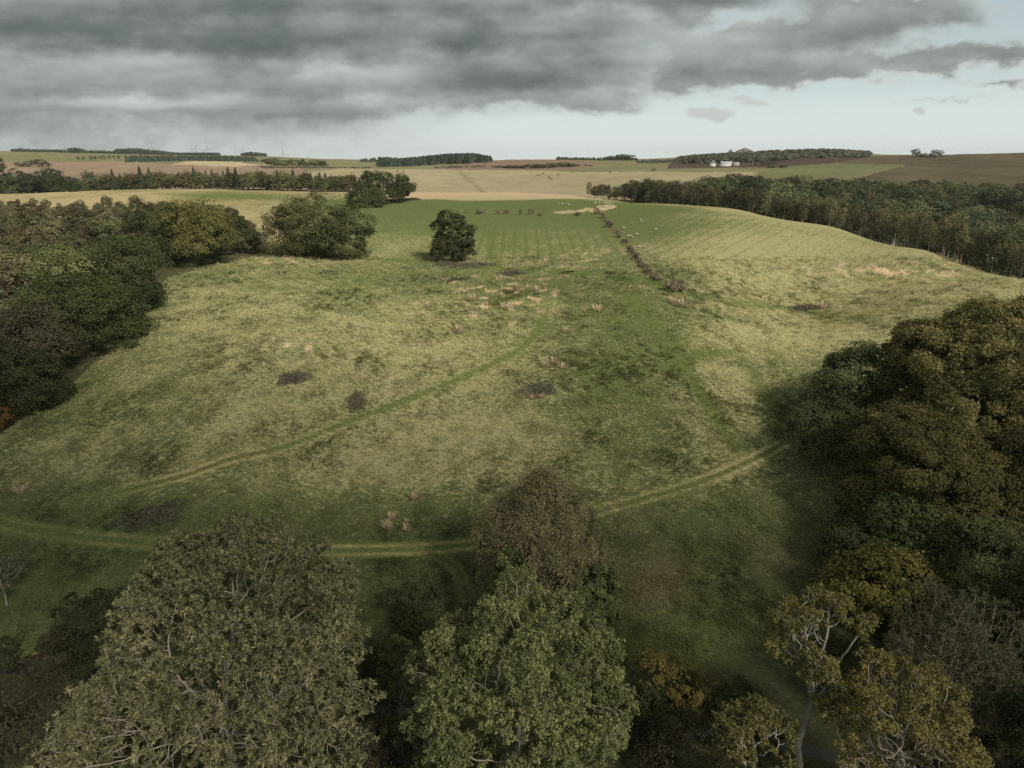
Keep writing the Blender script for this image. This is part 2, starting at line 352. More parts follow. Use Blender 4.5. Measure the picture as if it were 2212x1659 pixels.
def ground_material():
    mat = bpy.data.materials.new('rough_pasture'); nt = nodes_of(mat); g = G(nt)
    geo = g.n('ShaderNodeNewGeometry'); p = geo.outputs['Position']
    mp = g.n('ShaderNodeMapping'); g.put(mp.inputs[0], p); mp.inputs['Rotation'].default_value = (0, 0, .25); mp.inputs['Scale'].default_value = (1.0, 1.6, .6)
    wv = g.n('ShaderNodeMapping'); g.put(wv.inputs[0], p); wv.inputs['Rotation'].default_value = (0, 0, -.5); wv.inputs['Scale'].default_value = (.9, 1.9, .4)
    a = g.noise(mp.outputs[0], .85, 5, .70, .5); b = g.noise(wv.outputs[0], 1.9, 3, .7, .6)
    n = g.m('ADD', g.m('MULTIPLY', a, .6), g.m('MULTIPLY', b, .4))
    f = g.step(g.m('ADD', g.m('SUBTRACT', n, .5), g.m('MULTIPLY', g.m('SUBTRACT', g.attr('dry').outputs['Fac'], .5), .34)), -.075, .09)
    col = g.mix(f, g.attr('colA').outputs['Color'], g.attr('colB').outputs['Color'])
    hsv = g.n('ShaderNodeHueSaturation'); g.put(hsv.inputs['Color'], col)
    g.put(hsv.inputs['Value'], g.m('ADD', .20, g.m('MULTIPLY', b, 1.6))); g.put(hsv.inputs['Saturation'], g.m('ADD', .75, g.m('MULTIPLY', a, .5)))
    bs = g.n('ShaderNodeBsdfDiffuse'); g.put(bs.inputs['Color'], hsv.outputs[0]); bs.inputs['Roughness'].default_value = .5
    nt.links.new(bs.outputs[0], g.n('ShaderNodeOutputMaterial').inputs[0]); return mat
GROUND = ground_material()
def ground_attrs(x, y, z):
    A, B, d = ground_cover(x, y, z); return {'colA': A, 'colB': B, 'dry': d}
# rows of the sheet: about a pixel and a half of picture apart
PXS = 1.45
ys = [6.0]
while ys[-1] < 9400:
    Y = ys[-1]; dep = max(.035, (CAMZ - float(baseline(Y))) / math.hypot(Y, CAMZ))
    ys.append(Y + min(PXS * Y / (F * dep), .011 * Y) if Y > 36 else Y + 1.2)
ys = np.array(ys)
as_ = np.concatenate([np.linspace(-1.34, -.86, 60)[:-1], np.arange(-.86, .86, PXS * 1.05 / F), np.linspace(.86, 1.34, 60)])
ga, gy = np.meshgrid(as_, ys); gx = ga * gy; gz = height(gx, gy)
nr, nc = gx.shape
idx = np.arange(nr * nc).reshape(nr, nc)
FQ = np.stack([idx[:-1, :-1], idx[:-1, 1:], idx[1:, 1:], idx[1:, :-1]], -1).reshape(-1, 4)
V = np.stack([gx, gy, gz], -1).reshape(-1, 3)
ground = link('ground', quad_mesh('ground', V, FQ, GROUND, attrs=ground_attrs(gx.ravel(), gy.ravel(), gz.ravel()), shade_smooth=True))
ground['kind'] = 'structure'
print('ground', nr, nc, round(time.time() - T0, 1))
# the worn tracks as their own thin sheets, blending into the grass at their edges
for k, wd in (('upper', 2.3), ('lower', 2.3), ('spur', 1.5)):
    P = TRACKS[k][0]; P = np.array(curve(P, 6)); T = unit(np.gradient(P, axis=0)); Nn = np.stack([-T[:, 1], T[:, 0]], 1)
    s = np.linspace(-wd, wd, 15)
    tx = P[:, None, 0] + Nn[:, None, 0] * s; ty = P[:, None, 1] + Nn[:, None, 1] * s
    tz = height(tx, ty) + .02; r_, c_ = tx.shape; ii = np.arange(r_ * c_).reshape(r_, c_)
    fq = np.stack([ii[:-1, :-1], ii[1:, :-1], ii[1:, 1:], ii[:-1, 1:]], -1).reshape(-1, 4)[:, ::-1]
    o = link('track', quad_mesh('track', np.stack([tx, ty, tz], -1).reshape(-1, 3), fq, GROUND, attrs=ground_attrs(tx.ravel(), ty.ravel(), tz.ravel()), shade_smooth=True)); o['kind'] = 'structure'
# stream
wm = bpy.data.materials.new('peaty_water'); nt = nodes_of(wm); g = G(nt); pb = g.n('ShaderNodeBsdfPrincipled')
pb.inputs['Base Color'].default_value = (.02, .018, .012, 1); pb.inputs['Roughness'].default_value = .08; pb.inputs['IOR'].default_value = 1.33
bu = g.n('ShaderNodeBump'); bu.inputs['Strength'].default_value = .25; g.put(bu.inputs['Height'], g.noise(g.n('ShaderNodeNewGeometry').outputs['Position'], 3.0, 3)); nt.links.new(bu.outputs[0], pb.inputs['Normal'])
nt.links.new(pb.outputs[0], g.n('ShaderNodeOutputMaterial').inputs[0])
P = np.array(curve(STREAM, 4)); T = unit(np.gradient(P, axis=0)); Nn = np.stack([-T[:, 1], T[:, 0]], 1); s = np.array([-1.7, 1.7])
wx_ = P[:, None, 0] + Nn[:, None, 0] * s; wy_ = P[:, None, 1] + Nn[:, None, 1] * s
lev = height(P[:, 0], P[:, 1]); lev = np.convolve(np.pad(lev, 8, mode='edge'), np.ones(17) / 17, 'valid') + .12
wz_ = np.repeat(lev[:, None], 2, 1); ii = np.arange(wx_.size).reshape(wx_.shape)
o = link('stream', quad_mesh('stream', np.stack([wx_, wy_, wz_], -1).reshape(-1, 3), np.stack([ii[:-1, 0], ii[:-1, 1], ii[1:, 1], ii[1:, 0]], -1)[:, ::-1], wm)); o['kind'] = 'structure'
# ---------------------------------------------------------------- sky and sun
SUN_AZ, SUN_EL = R(142), R(39)          # azimuth from +Y towards +X: the sun stands behind the camera and to its right
def sfbm(x, y, s, n=6, gain=.55):
    v, w, tot = 0, 1.0, 0; c, sn = math.cos(.7), math.sin(.7)
    for i in range(n):
        v = v + w * vnoise(x + 17.3 * i, y - 9.1 * i, s + i); tot += w; w *= gain; x, y = 2.03 * (c * x - sn * y), 2.03 * (sn * x + c * y)
    return v / tot
def cloud_field(az, te):
    """Colour and thickness of the overcast deck for directions (azimuth, tangent of elevation)."""
    t = -te * np.hypot(1, 0); a = np.tan(np.clip(az, -1.4, 1.4))
    # measured view coordinates of the direction, used to place the big masses
    tt = te / np.maximum(np.cos(np.clip(az, -1.3, 1.3)), .2)
    yv = (tt * CP + SP) / np.maximum(CP - tt * SP, .2)
    Dy = (384 - F * yv) * 2.16; Dx = (512 + F * a / (CP - tt * SP)) * 2.16
    ze = np.maximum(te, 0) + .045
    px, py = np.sin(az) / ze, np.cos(az) / ze
    p1 = sfbm(px * .42, py * .42, 3, 6, .55); p2 = sfbm(px * 1.15, py * 1.15, 13, 5, .55)
    q1 = sfbm(Dx / 270, Dy / 110, 23, 6, .55); q2 = sfbm(Dx / 100, Dy / 52, 33, 6, .58); q3 = sfbm(Dx / 340, Dy / 54, 43, 6, .55)
    q4 = sfbm(Dx / 60, Dy / 40, 53, 5, .6)
    wx = Dx + 190 * (q1 - .5) + 50 * (q4 - .5); wy = Dy + 85 * (q2 - .5) + 26 * (q4 - .5)
    def tot(L, x=wx, y=wy):
        s = 0
        for (k, cx, cy, rx, ry, *r) in L: s = s + k * bl(x, y, cx, cy, rx, ry, -(r[0] if r else 0))
        return s
    cover = tot([(1.6,150,30,760,150),(1.2,850,50,420,105),(1.0,1120,90,250,80),(1.0,1180,165,190,42),(1.15,1285,225,85,32),(.85,900,190,330,45),(.85,250,245,520,50),
                 (1.4,1750,75,270,50,.20),(1.0,1600,122,110,36,.3),(.66,1860,150,260,20,.10),(.85,2080,118,200,24,.16),(.85,2140,172,85,11,.05),(.70,2025,212,95,5,.05),
                 (.8,1480,5,430,34),(.62,1455,157,44,20),(.75,200,300,620,40),(.35,1450,60,70,60),(-.35,1130,45,60,22),(.45,1960,20,120,20),(.42,1930,130,330,62),(.3,2150,40,160,60)])
    cover = cover + .9 * (q1 - .5) * smooth(2, 40, np.abs(cover) * 40) + .45 * (q4 - .5) * smooth(0, .5, cover)
    small = tot([(1.0,1540,249,58,14),(.62,1640,227,50,9),(.8,1993,244,15,8),(.5,1600,215,40,6),(.45,830,300,70,6),(.4,760,278,60,8)], Dx + 40 * (q4 - .5), Dy + 26 * (q4 - .5) + 10 * (q2 - .5))
    cv = np.maximum(smooth(.08, .92, cover), .95 * smooth(.30, .75, small + .5 * (q4 - .5) * (small > .05)))
    dark = tot([(.62,120,62,330,42),(.66,560,98,380,40),(.50,1000,60,300,50),(.48,150,188,270,22),(.34,1100,172,200,24),(.36,1720,98,220,30,.2),(.28,1950,60,180,30,.2),(.42,500,15,800,30),(.26,500,243,500,9),(.26,1290,240,70,16),(.4,1500,5,400,16)], Dx + 70 * (q1 - .5), Dy + 40 * (q2 - .5))
    lite = tot([(.40,330,132,200,20),(.34,760,158,220,18),(.24,1000,128,140,24),(.24,1150,36,160,22),(.26,700,215,260,10),(.30,300,225,200,9),(.34,550,305,700,34),(.24,1340,150,90,34),(.2,1270,200,60,14)], Dx + 70 * (q1 - .5), Dy + 40 * (q2 - .5))
    L = .69 + .25 * smooth(1330, 1480, Dx) * smooth(.9, .4, cover) + .72 * lite - .55 * dark + .55 * (q1 - .5) + .58 * (q3 - .5) + .45 * (q2 - .5) + .22 * (q4 - .5) + .22 * smooth(1.0, .25, cover) - .04 * smooth(.5, 1.2, cover)
    over = smooth(.20, .36, te) + smooth(.75, 1.1, np.abs(az)); over = np.clip(over, 0, 1)
    cv = cv * (1 - over) + over * smooth(.36, .60, p1); L = L * (1 - over) + over * (.55 + 1.2 * (p1 - .45) + .4 * (p2 - .5))
    L = np.clip(.07 + .86 * L, 0, 1)
    rgb = np.stack([np.interp(L, [0, .3, .65, 1], c) for c in ((.076,.138,.30,.50), (.090,.158,.325,.53), (.091,.158,.317,.515))], -1)
    return rgb, np.clip(cv, 0, 1)
def cloud_image():
    W, H = 4096, 2048
    def fill(w, h, x0, x1, y0, y1):
        az = (np.arange(x0, x1) + .5) / w * 2 * np.pi - np.pi; el = (np.arange(y0, y1) + .5) / h * np.pi - np.pi / 2
        A, E = np.meshgrid(az, el); rgb, c = cloud_field(A, np.tan(np.clip(E, -1.5, 1.5)))
        return np.concatenate([rgb, c[..., None]], -1).astype(np.float32)
    low = fill(512, 256, 0, 512, 0, 256)
    px = np.repeat(np.repeat(low, 8, 0), 8, 1)
    x0, x1 = int(W * (.5 - 52 / 360)), int(W * (.5 + 52 / 360)); y0, y1 = int(H * (.5 - 3 / 180)), int(H * (.5 + 24 / 180))
    px[y0:y1, x0:x1] = fill(W, H, x0, x1, y0, y1)
    im = bpy.data.images.new('cloud_deck', W, H, alpha=True, float_buffer=True); im.colorspace_settings.name = 'Non-Color'; im.alpha_mode = 'CHANNEL_PACKED'
    im.pixels.foreach_set(px.ravel()); im.update(); im.pack(); return im
def make_world():
    w = bpy.data.worlds.new('World'); scene.world = w; w.use_nodes = True; nt = w.node_tree; nt.nodes.clear(); g = G(nt)
    tc = g.n('ShaderNodeTexCoord'); d = tc.outputs['Generated']; sx = g.n('ShaderNodeSeparateXYZ'); nt.links.new(d, sx.inputs[0])
    sky = g.n('ShaderNodeTexSky', sky_type='NISHITA', sun_disc=False); sky.sun_elevation = SUN_EL; sky.sun_rotation = SUN_AZ
    X, Y, Z = sx.outputs
    uu = g.m('ADD', g.m('DIVIDE', g.m('ARCTAN2', X, Y), 2 * math.pi), .5); vv = g.m('ADD', g.m('DIVIDE', g.m('ARCSINE', Z), math.pi), .5)
    env = g.n('ShaderNodeTexImage', image=cloud_image(), interpolation='Linear'); g.put(env.inputs[0], g.vec(uu, vv, 0.0))
    hz = g.n('ShaderNodeValToRGB'); g.put(hz.inputs[0], g.m('MULTIPLY', sx.outputs[2], 4.0, clamp=True)); r = hz.color_ramp
    r.elements[0].position = 0; r.elements[0].color = (.72, .765, .745, 1); r.elements[1].position = 1; r.elements[1].color = (.33, .42, .465, 1)
    for ps, c in ((.22, (.63, .70, .69)), (.5, (.47, .56, .575)), (.8, (.35, .45, .49))):
        e = r.elements.new(ps); e.color = (*c, 1)
    nis = g.mix(1.0, sky.outputs[0], (.10, .10, .10), 'MULTIPLY')
    clear = g.mix(.90, nis, hz.outputs[0])
    # thin veil thickening to the left
    ld = g.m('MULTIPLY', g.step(g.m('MULTIPLY', sx.outputs[0], -1.0), -.05, .60), .50)
    clear = g.mix(ld, clear, (.32, .345, .335))
    col = g.mix(env.outputs['Alpha'], clear, env.outputs['Color'])
    col = g.mix(g.step(sx.outputs[2], -.02, -.10), col, (.12, .12, .09))
    bg = g.n('ShaderNodeBackground'); g.put(bg.inputs[0], col); bg.inputs[1].default_value = 1.0
    nt.links.new(bg.outputs[0], g.n('ShaderNodeOutputWorld').inputs[0])
    w.cycles.sampling_method = 'MANUAL'; w.cycles.sample_map_resolution = 512
make_world()
sd = bpy.data.lights.new('sun', 'SUN'); so = bpy.data.objects.new('sun', sd); COL.objects.link(so)
sd.energy = 4.0; sd.angle = R(10.0); sd.color = (1.0, .94, .85)
tosun = Vector((math.sin(SUN_AZ) * math.cos(SUN_EL), math.cos(SUN_AZ) * math.cos(SUN_EL), math.sin(SUN_EL)))
so.rotation_euler = tosun.to_track_quat('Z', 'Y').to_euler(); so.location = (0, 0, 120)
# ---------------------------------------------------------------- foliage and bark
def leaf_material(name, trans=.30, var=.25, gain=1.0):
    mat = bpy.data.materials.new(name); nt = nodes_of(mat); g = G(nt)
    oi = g.n('ShaderNodeObjectInfo'); c = g.attr('Col').outputs['Color']
    h = g.n('ShaderNodeHueSaturation'); g.put(h.inputs['Color'], c); g.put(h.inputs['Value'], g.m('ADD', gain * (1 - var), g.m('MULTIPLY', oi.outputs['Random'], 2 * var * gain)))
    g.put(h.inputs['Hue'], g.m('ADD', .5 - .05 * var, g.m('MULTIPLY', oi.outputs['Random'], .10 * var)))
    d = g.n('ShaderNodeBsdfDiffuse'); g.put(d.inputs['Color'], h.outputs[0]); t = g.n('ShaderNodeBsdfTranslucent'); g.put(t.inputs['Color'], h.outputs[0])
    mx = g.n('ShaderNodeMixShader'); mx.inputs[0].default_value = trans; nt.links.new(d.outputs[0], mx.inputs[1]); nt.links.new(t.outputs[0], mx.inputs[2])
    nt.links.new(mx.outputs[0], g.n('ShaderNodeOutputMaterial').inputs[0]); return mat
def bark_material(name):
    mat = bpy.data.materials.new(name); nt = nodes_of(mat); g = G(nt)
    n = g.noise(g.n('ShaderNodeNewGeometry').outputs['Position'], 2.2, 3, .7)
    h = g.n('ShaderNodeHueSaturation'); g.put(h.inputs['Color'], g.attr('Col').outputs['Color']); g.put(h.inputs['Value'], g.m('ADD', .55, g.m('MULTIPLY', n, .9)))
    d = g.n('ShaderNodeBsdfDiffuse'); g.put(d.inputs['Color'], h.outputs[0]); nt.links.new(d.outputs[0], g.n('ShaderNodeOutputMaterial').inputs[0]); return mat
LEAF = leaf_material('leaves', .32, .38, 2.2); LEAF1 = leaf_material('single_tree_leaves', .32, .0, 1.8); BLADE = leaf_material('grass_and_sprigs', .30, .0); BARK = bark_material('bark')

def rnd_dirs(rng, n): return unit(rng.normal(size=(n, 3)))
def leaf_quads(C, N, L, W, rng, axis=None, jit=.35, fold=.12):
    n = len(C); L = np.broadcast_to(L, (n,)) * rng.uniform(1 - jit, 1 + jit, n); W = np.broadcast_to(W, (n,)) * rng.uniform(1 - jit, 1 + jit, n)
    a = rnd_dirs(rng, n) if axis is None else axis
    a = unit(a - (a * N).sum(1, keepdims=True) * N); b = np.cross(N, a)
    L, W = L[:, None] / 2, W[:, None] / 2
    V = np.stack([C - a * L, C + b * W - a * L * .1 + N * W * fold, C + a * L, C - b * W - a * L * .1 + N * W * fold], 1).reshape(-1, 3)
    return V, np.arange(n * 4).reshape(n, 4)
def palette(pal, n, rng, sub=None):
    p = np.array(pal, float); k = len(p)
    t = rng.random(n) * .999
    if sub is not None: t = np.clip(.55 * t + .45 * sub, 0, .999)
    f = t * (k - 1); i = f.astype(int); w = (f - i)[:, None]
    return (p[i] * (1 - w) + p[np.minimum(i + 1, k - 1)] * w) * rng.uniform(.78, 1.22, (n, 1))
def std_lobes(rng, H, W, cb=.22, k=7, squash=1.0):
    c = H * (cb + (1 - cb) * .48); rz = H * (1 - cb) * .46
    L = [(0, 0, c, W * .36, W * .36, rz)]
    for i in range(k):
        a = 2 * np.pi * (i + rng.uniform(-.3, .3)) / k; rr = W * rng.uniform(.22, .30)
        zc = c + rz * rng.uniform(-.62, .62); s = math.sqrt(max(.15, 1 - ((zc - c) / rz) ** 2))
        d = (W * .5 - rr * .75) * (.35 + .65 * s)
        L.append((math.cos(a) * d, math.sin(a) * d, zc, rr, rr, rr * .85 * squash))
    return L
def sub_points(rng, lobes, n, low=-.55):
    L = np.array(lobes, float); w = (L[:, 3] * L[:, 4] + L[:, 3] * L[:, 5] * 2); w /= w.sum()
    P, O = [], []
    need = n
    while need > 0:
        k = need * 3 + 20; i = rng.choice(len(L), k, p=w); d = rnd_dirs(rng, k)
        p = L[i, :3] + d * L[i, 3:6] * rng.uniform(.84, 1.0, (k, 1))
        ok = d[:, 2] > low
        q = ((p[:, None] - L[None, :, :3]) / (L[None, :, 3:6] * .80)); ins = (q ** 2).sum(2) < 1; ins[np.arange(k), i] = False
        ok &= ~ins.any(1); p, d = p[ok], d[ok]
        # spread out
        P.append(p[:need]); O.append(d[:need]); need -= len(p[:need])
        if len(P) > 40: break
    return np.concatenate(P)[:n], np.concatenate(O)[:n]
def relax_pick(rng, P, O, n):
    """Of many points keep n that lie well apart."""
    if len(P) <= n: return P, O
    keep = [0]; d = np.linalg.norm(P - P[0], axis=1)
    for _ in range(n - 1):
        j = int(np.argmax(d)); keep.append(j); d = np.minimum(d, np.linalg.norm(P - P[j], axis=1))
    return P[keep], O[keep]
def blob_crown(rng, lobes, nsub, rsub, nleaf, L, W, pal, low=-.55, flat=.8, out=.55, up=.3, axis_out=0.0, droop=0.0, shell=.62):
    P, O = sub_points(rng, lobes, nsub * 2, low); P, O = relax_pick(rng, P, O, nsub)
    big = max(max(l[3:6]) for l in lobes); sd_ = int(rng.integers(0, 9999)); keep = vnoise3(P, big * .42, sd_) > .30
    P, O = P[keep], O[keep]; c0 = np.array((0, 0, np.mean([l[2] for l in lobes]))); P = c0 + (P - c0) * (1 + .42 * (vnoise3(P, big * .55, sd_ + 5)[:, None] - .45)) * np.array((1, 1, 1)); P[:, 2] = np.maximum(P[:, 2], .15); n = len(P)
    r = rsub * np.clip(rng.lognormal(-.08, .38, n), .45, 1.9); tone = rng.random(n)
    i = np.repeat(np.arange(n), nleaf); k = len(i)
    d = rnd_dirs(rng, k); d = unit(d + out * O[i] + np.array((0, 0, up * .5)))
    lump = .72 + .62 * fbm(d[:, 0] * 1.6 + i * 3.1, d[:, 1] * 1.6 + d[:, 2] * 1.9, 3, 2); stray = np.where(rng.random(k) < .14, rng.uniform(1.0, 1.55, k), 1.0)
    C = P[i] + d * (r[i] * rng.uniform(shell, 1.05, k) * lump * stray)[:, None] * np.array((1, 1, flat))
    if droop: C[:, 2] -= droop * rng.random(k) ** 2
    N = unit(.7 * d + .45 * O[i] + .75 * rnd_dirs(rng, k) + np.array((0, 0, up)))
    ax = None
    if axis_out: ax = unit(axis_out * (O[i] * .8 + d * .6 + np.array((0, 0, .25))) + (1 - axis_out) * rnd_dirs(rng, k))
    V, Fq = leaf_quads(C, N, L, W, rng, ax)
    return V, Fq, palette(pal, k, rng, tone[i]), P
BARKC = {'grey': (.20, .17, .13), 'dark': (.09, .075, .055), 'pale': (.36, .33, .28), 'birch': (.55, .52, .47), 'pine': (.16, .10, .065)}
def trunk_mesh(rng, H, top, r, lean=(0, 0), col='dark', ends=None, nlimb=10, wob=.03, twig=.2):
    mb = MB(); k = 8; t = np.linspace(0, 1, k)
    P = np.stack([lean[0] * t + wob * H * np.cumsum(rng.normal(0, .3, k)) * t, lean[1] * t + wob * H * np.cumsum(rng.normal(0, .3, k)) * t, top * t - .4 * (t == 0)], 1)
    rad = r * (1 - .72 * t) * (1 + .7 * np.exp(-t * 14)); c = np.array(BARKC[col]); mb.tube(P, rad, 8, c)
    if ends is not None and len(ends):
        E = ends[rng.permutation(len(ends))[:nlimb]]
        for e in E:
            s = np.clip((e[2] / top) * .62, .25, .95) * rng.uniform(.75, 1.0); b = np.array([np.interp(s, t, P[:, j]) for j in range(3)])
            mid = b * .45 + e * .55 + np.array((0, 0, -.06 * np.linalg.norm(e - b))) + rng.normal(0, .05 * np.linalg.norm(e - b), 3)
            rr = np.interp(s, t, rad) * .45; mb.tube([b, b * .7 + mid * .3, mid, e], [rr, rr * .75, rr * .5, max(.02, rr * twig)], 6, c * rng.uniform(.9, 1.2))
    return mb.mesh('trunk', BARK, True)
def crown_mesh(V, Fq, C, mat=None): return quad_mesh('crown', V, Fq, mat or LEAF, C)
def put_tree(tm, cm, name, label, cat, loc, rz=0, sc=1, group=None):
    t = thing(name, label, cat, loc, rz, sc, group)
    if tm: link('trunk', tm, t)
    link('crown', cm, t); return t

# branch growth towards the points where the leaves sit
def grow(rng, trunk, pts, step, kill, infl=1e9, iters=90, wander=.12, up=.05):
    nodes = [np.array(p, float) for p in trunk]; par = [i - 1 for i in range(len(trunk))]
    alive = np.ones(len(pts), bool); bd = np.full(len(pts), 1e9); bi = np.zeros(len(pts), int); new = list(range(len(nodes)))
    for it in range(iters):
        A = np.array([nodes[j] for j in new])
        D = np.linalg.norm(pts[:, None] - A[None], axis=2); m = D.argmin(1); dm = D[np.arange(len(pts)), m]; u = dm < bd
        bd[u] = dm[u]; bi[u] = np.array(new)[m[u]]; alive &= bd > kill
        ids = np.where(alive & (bd < infl))[0]
        if not len(ids): break
        tgt = {}
        for i in ids: tgt.setdefault(int(bi[i]), []).append(i)
        new = []
        for j, L in tgt.items():
            v = unit(pts[L] - nodes[j]).mean(0) + rng.normal(0, wander, 3) + np.array((0, 0, up)); l = np.linalg.norm(v)
            if l < .05: v = rng.normal(0, 1, 3); l = np.linalg.norm(v)
            nodes.append(nodes[j] + v / l * step); par.append(j); new.append(len(nodes) - 1)
    Nn = np.array(nodes); par = np.array(par); n = len(Nn)
    ch = np.zeros(n, int); np.add.at(ch, par[par >= 0], 1)
    rad = np.zeros(n)
    return Nn, par, ch
def pipe(par, ch, tip, expo, rtrunk):
    n = len(par); acc = np.where(ch == 0, tip ** expo, 0.0)
    for i in range(n - 1, -1, -1):
        if par[i] >= 0: acc[par[i]] += acc[i]
    r = acc ** (1 / expo); return np.minimum(r, rtrunk * 1.0) if rtrunk else r
def seg_tubes(P0, P1, R0, R1, sides=4):
    n = len(P0); T = unit(P1 - P0); up = np.where(np.abs(T[:, 2:3]) < .85, np.array((0, 0, 1.0)), np.array((1.0, 0, 0)))
    A = unit(np.cross(T, up)); B = np.cross(T, A); th = np.arange(sides) / sides * 2 * np.pi
    rg = np.cos(th)[None, :, None] * A[:, None] + np.sin(th)[None, :, None] * B[:, None]
    V = np.stack([P0[:, None] + rg * R0[:, None, None], P1[:, None] + rg * R1[:, None, None]], 1).reshape(-1, 3)
    j = np.arange(sides); jn = (j + 1) % sides
    Fq = np.stack([j, jn, sides + jn, sides + j], 1)[None] + (np.arange(n) * 2 * sides)[:, None, None]
    return V, Fq.reshape(-1, 4)
def branch_mesh(Nn, par, rad, col, tipcol, rmin=.012, sides=5):
    i = np.where(par >= 0)[0]; ext = (Nn[i] - Nn[par[i]]) * .08
    r0 = np.maximum(np.minimum(rad[par[i]], rad[i] * 1.35), rmin); r1 = np.maximum(rad[i], rmin)
    V, Fq = seg_tubes(Nn[par[i]] - ext, Nn[i] + ext, r0, r1, sides)
    f = smooth(.03, .16, r1)[:, None]; c = np.array(tipcol) * (1 - f) + np.array(col) * f
    return quad_mesh('trunk', V, Fq, BARK, np.repeat(c, sides, 0), shade_smooth=True)
def tufts(rng, C, D, n, L, W, spread=.9, lift=.15):
    """Rosettes of n blades round each twig end C pointing along D."""
    k = len(C); i = np.repeat(np.arange(k), n); d = unit(D[i] * .55 + rnd_dirs(rng, k * n) * spread + np.array((0, 0, lift)))
    ln = L * rng.uniform(.6, 1.25, (k * n, 1)); Nn = unit(np.cross(d, rnd_dirs(rng, k * n)) + np.array((0, 0, .9))); Nn = unit(Nn - (Nn * d).sum(1, keepdims=True) * d)
    P = C[i] + d * ln * .55 + rng.normal(0, L * .08, (k * n, 3))
    V, Fq = leaf_quads(P, Nn, ln[:, 0], W, rng, d, .2); return V, Fq, i
# ---------------------------------------------------------------- trees one can tell apart
def size_at(Dx, Y, top, Dw):
    x, y, z = pos(Dx, Y); zt = float(zat(top, Y)); H = zt - z
    dep = Y * CP + (CAMZ - (z + zt) / 2) * SP
    return (x, y, z), H, Dw / 2.16 / F * dep
OAKG = [(.040,.045,.018),(.075,.082,.030),(.115,.120,.045)]
DARKG = [(.024,.030,.013),(.042,.048,.020),(.065,.070,.030)]
def round_tree(seed, name, label, cat, Dx, Y, top, Dw, pal=DARKG, nsub=90, nleaf=110, rsub=.115, leaf=.42, cb=.18, k=8, col='dark', group=None, low=-.5, hscale=1.0, **kw):
    rng = np.random.default_rng(seed); loc, H, W = size_at(Dx, Y, top, Dw); H = max(H, 1.8)
    nsub = int(nsub * 1.25); nleaf = int(nleaf * 1.45); lobes = std_lobes(rng, H, W * .93, cb * .5, k); V, Fq, C, P = blob_crown(rng, lobes, nsub, W * rsub, nleaf, leaf, leaf * .62, pal, low=low, **kw)
    tm = trunk_mesh(rng, H, H * .72, max(.12, H * .020), col=col, ends=P, nlimb=14)
    loc = (loc[0], loc[1], loc[2] - .15)
    return put_tree(tm, crown_mesh(V, Fq, C, LEAF1), name, label, cat, loc, 0, 1, group)
def skeleton_tree(seed, name, label, cat, loc, H, lobes, trunk, nsub, rsub, npts, step, kill, tip, rtrunk, bark, twigc, leaves, up=.05, wander=.12, low=-.6, expo=2.2, inner=.25, rmin=.014, void=None, gap=2.1, gcut=.33, lt=1.6):
    rng = np.random.default_rng(seed)
    S, O = sub_points(rng, lobes, nsub * 3, low); S, O = relax_pick(rng, S, O, nsub)
    i = rng.integers(0, len(S), npts); d = unit(rnd_dirs(rng, npts) + .5 * O[i] + np.array((0, 0, .35)))
    S = S[vnoise3(S + 20, 3.4, seed + 3) > .30]; i = rng.integers(0, len(S), npts)
    pts = S[i] + d * rsub * rng.uniform(.35, 1.0, (npts, 1)) * np.array((1, 1, .8))
    if inner:
        L = np.array(lobes); j = rng.integers(0, len(L), int(npts * inner)); pin = L[j, :3] + rnd_dirs(rng, len(j)) * L[j, 3:6] * rng.uniform(.3, .85, (len(j), 1)); pts = np.concatenate([pts, pin])
    if void: pts = pts[~void(pts)]
    Nn, par, ch = grow(rng, trunk, pts, step, kill, wander=wander, up=up)
    rad = pipe(par, ch, tip, expo, rtrunk)
    nt_ = len(trunk); tt = np.linspace(1, 0, nt_); rad[:nt_] = np.maximum(rad[:nt_] * .8, rtrunk * (.42 + .58 * tt) * (1 + .35 * (tt > .95)))
    tm = branch_mesh(Nn, par, rad, bark, twigc, rmin, 6)
    D = np.zeros_like(Nn); m = par >= 0; D[m] = unit(Nn[m] - Nn[par[m]])
    lf = np.where((ch == 0) | ((rad < tip * lt) & (np.arange(len(par)) >= nt_)))[0]
    if void: lf = lf[~void(Nn[lf])]
    lf = lf[vnoise3(Nn[lf] + 50, gap, seed) > gcut]
    V, Fq, C = leaves(rng, Nn[lf], D[lf], lobes)
    print(name, 'nodes', len(Nn), 'leaf nodes', len(lf), 'quads', len(Fq), round(time.time() - T0, 1))
    return put_tree(tm, crown_mesh(V, Fq, C, LEAF1), name, label, cat, loc)
def ash_leaves(pal, n, L, W, spread=.85, keep=1.0):
    def f(rng, C, D, lobes):
        s = rng.random(len(C)) < keep; C, D = C[s], D[s]
        V, Fq, i = tufts(rng, C, D, n, L, W, spread, .18); tone = rng.random(len(C)); cl = .5 * tone + .5 * np.clip(1.8 * fbm(C[:, 0] / 1.7 + C[:, 1] / 2.6, C[:, 2] / 1.5, 8, 2) - .4, 0, 1); return V, Fq, palette(pal, len(Fq), rng, cl[i])
    return f
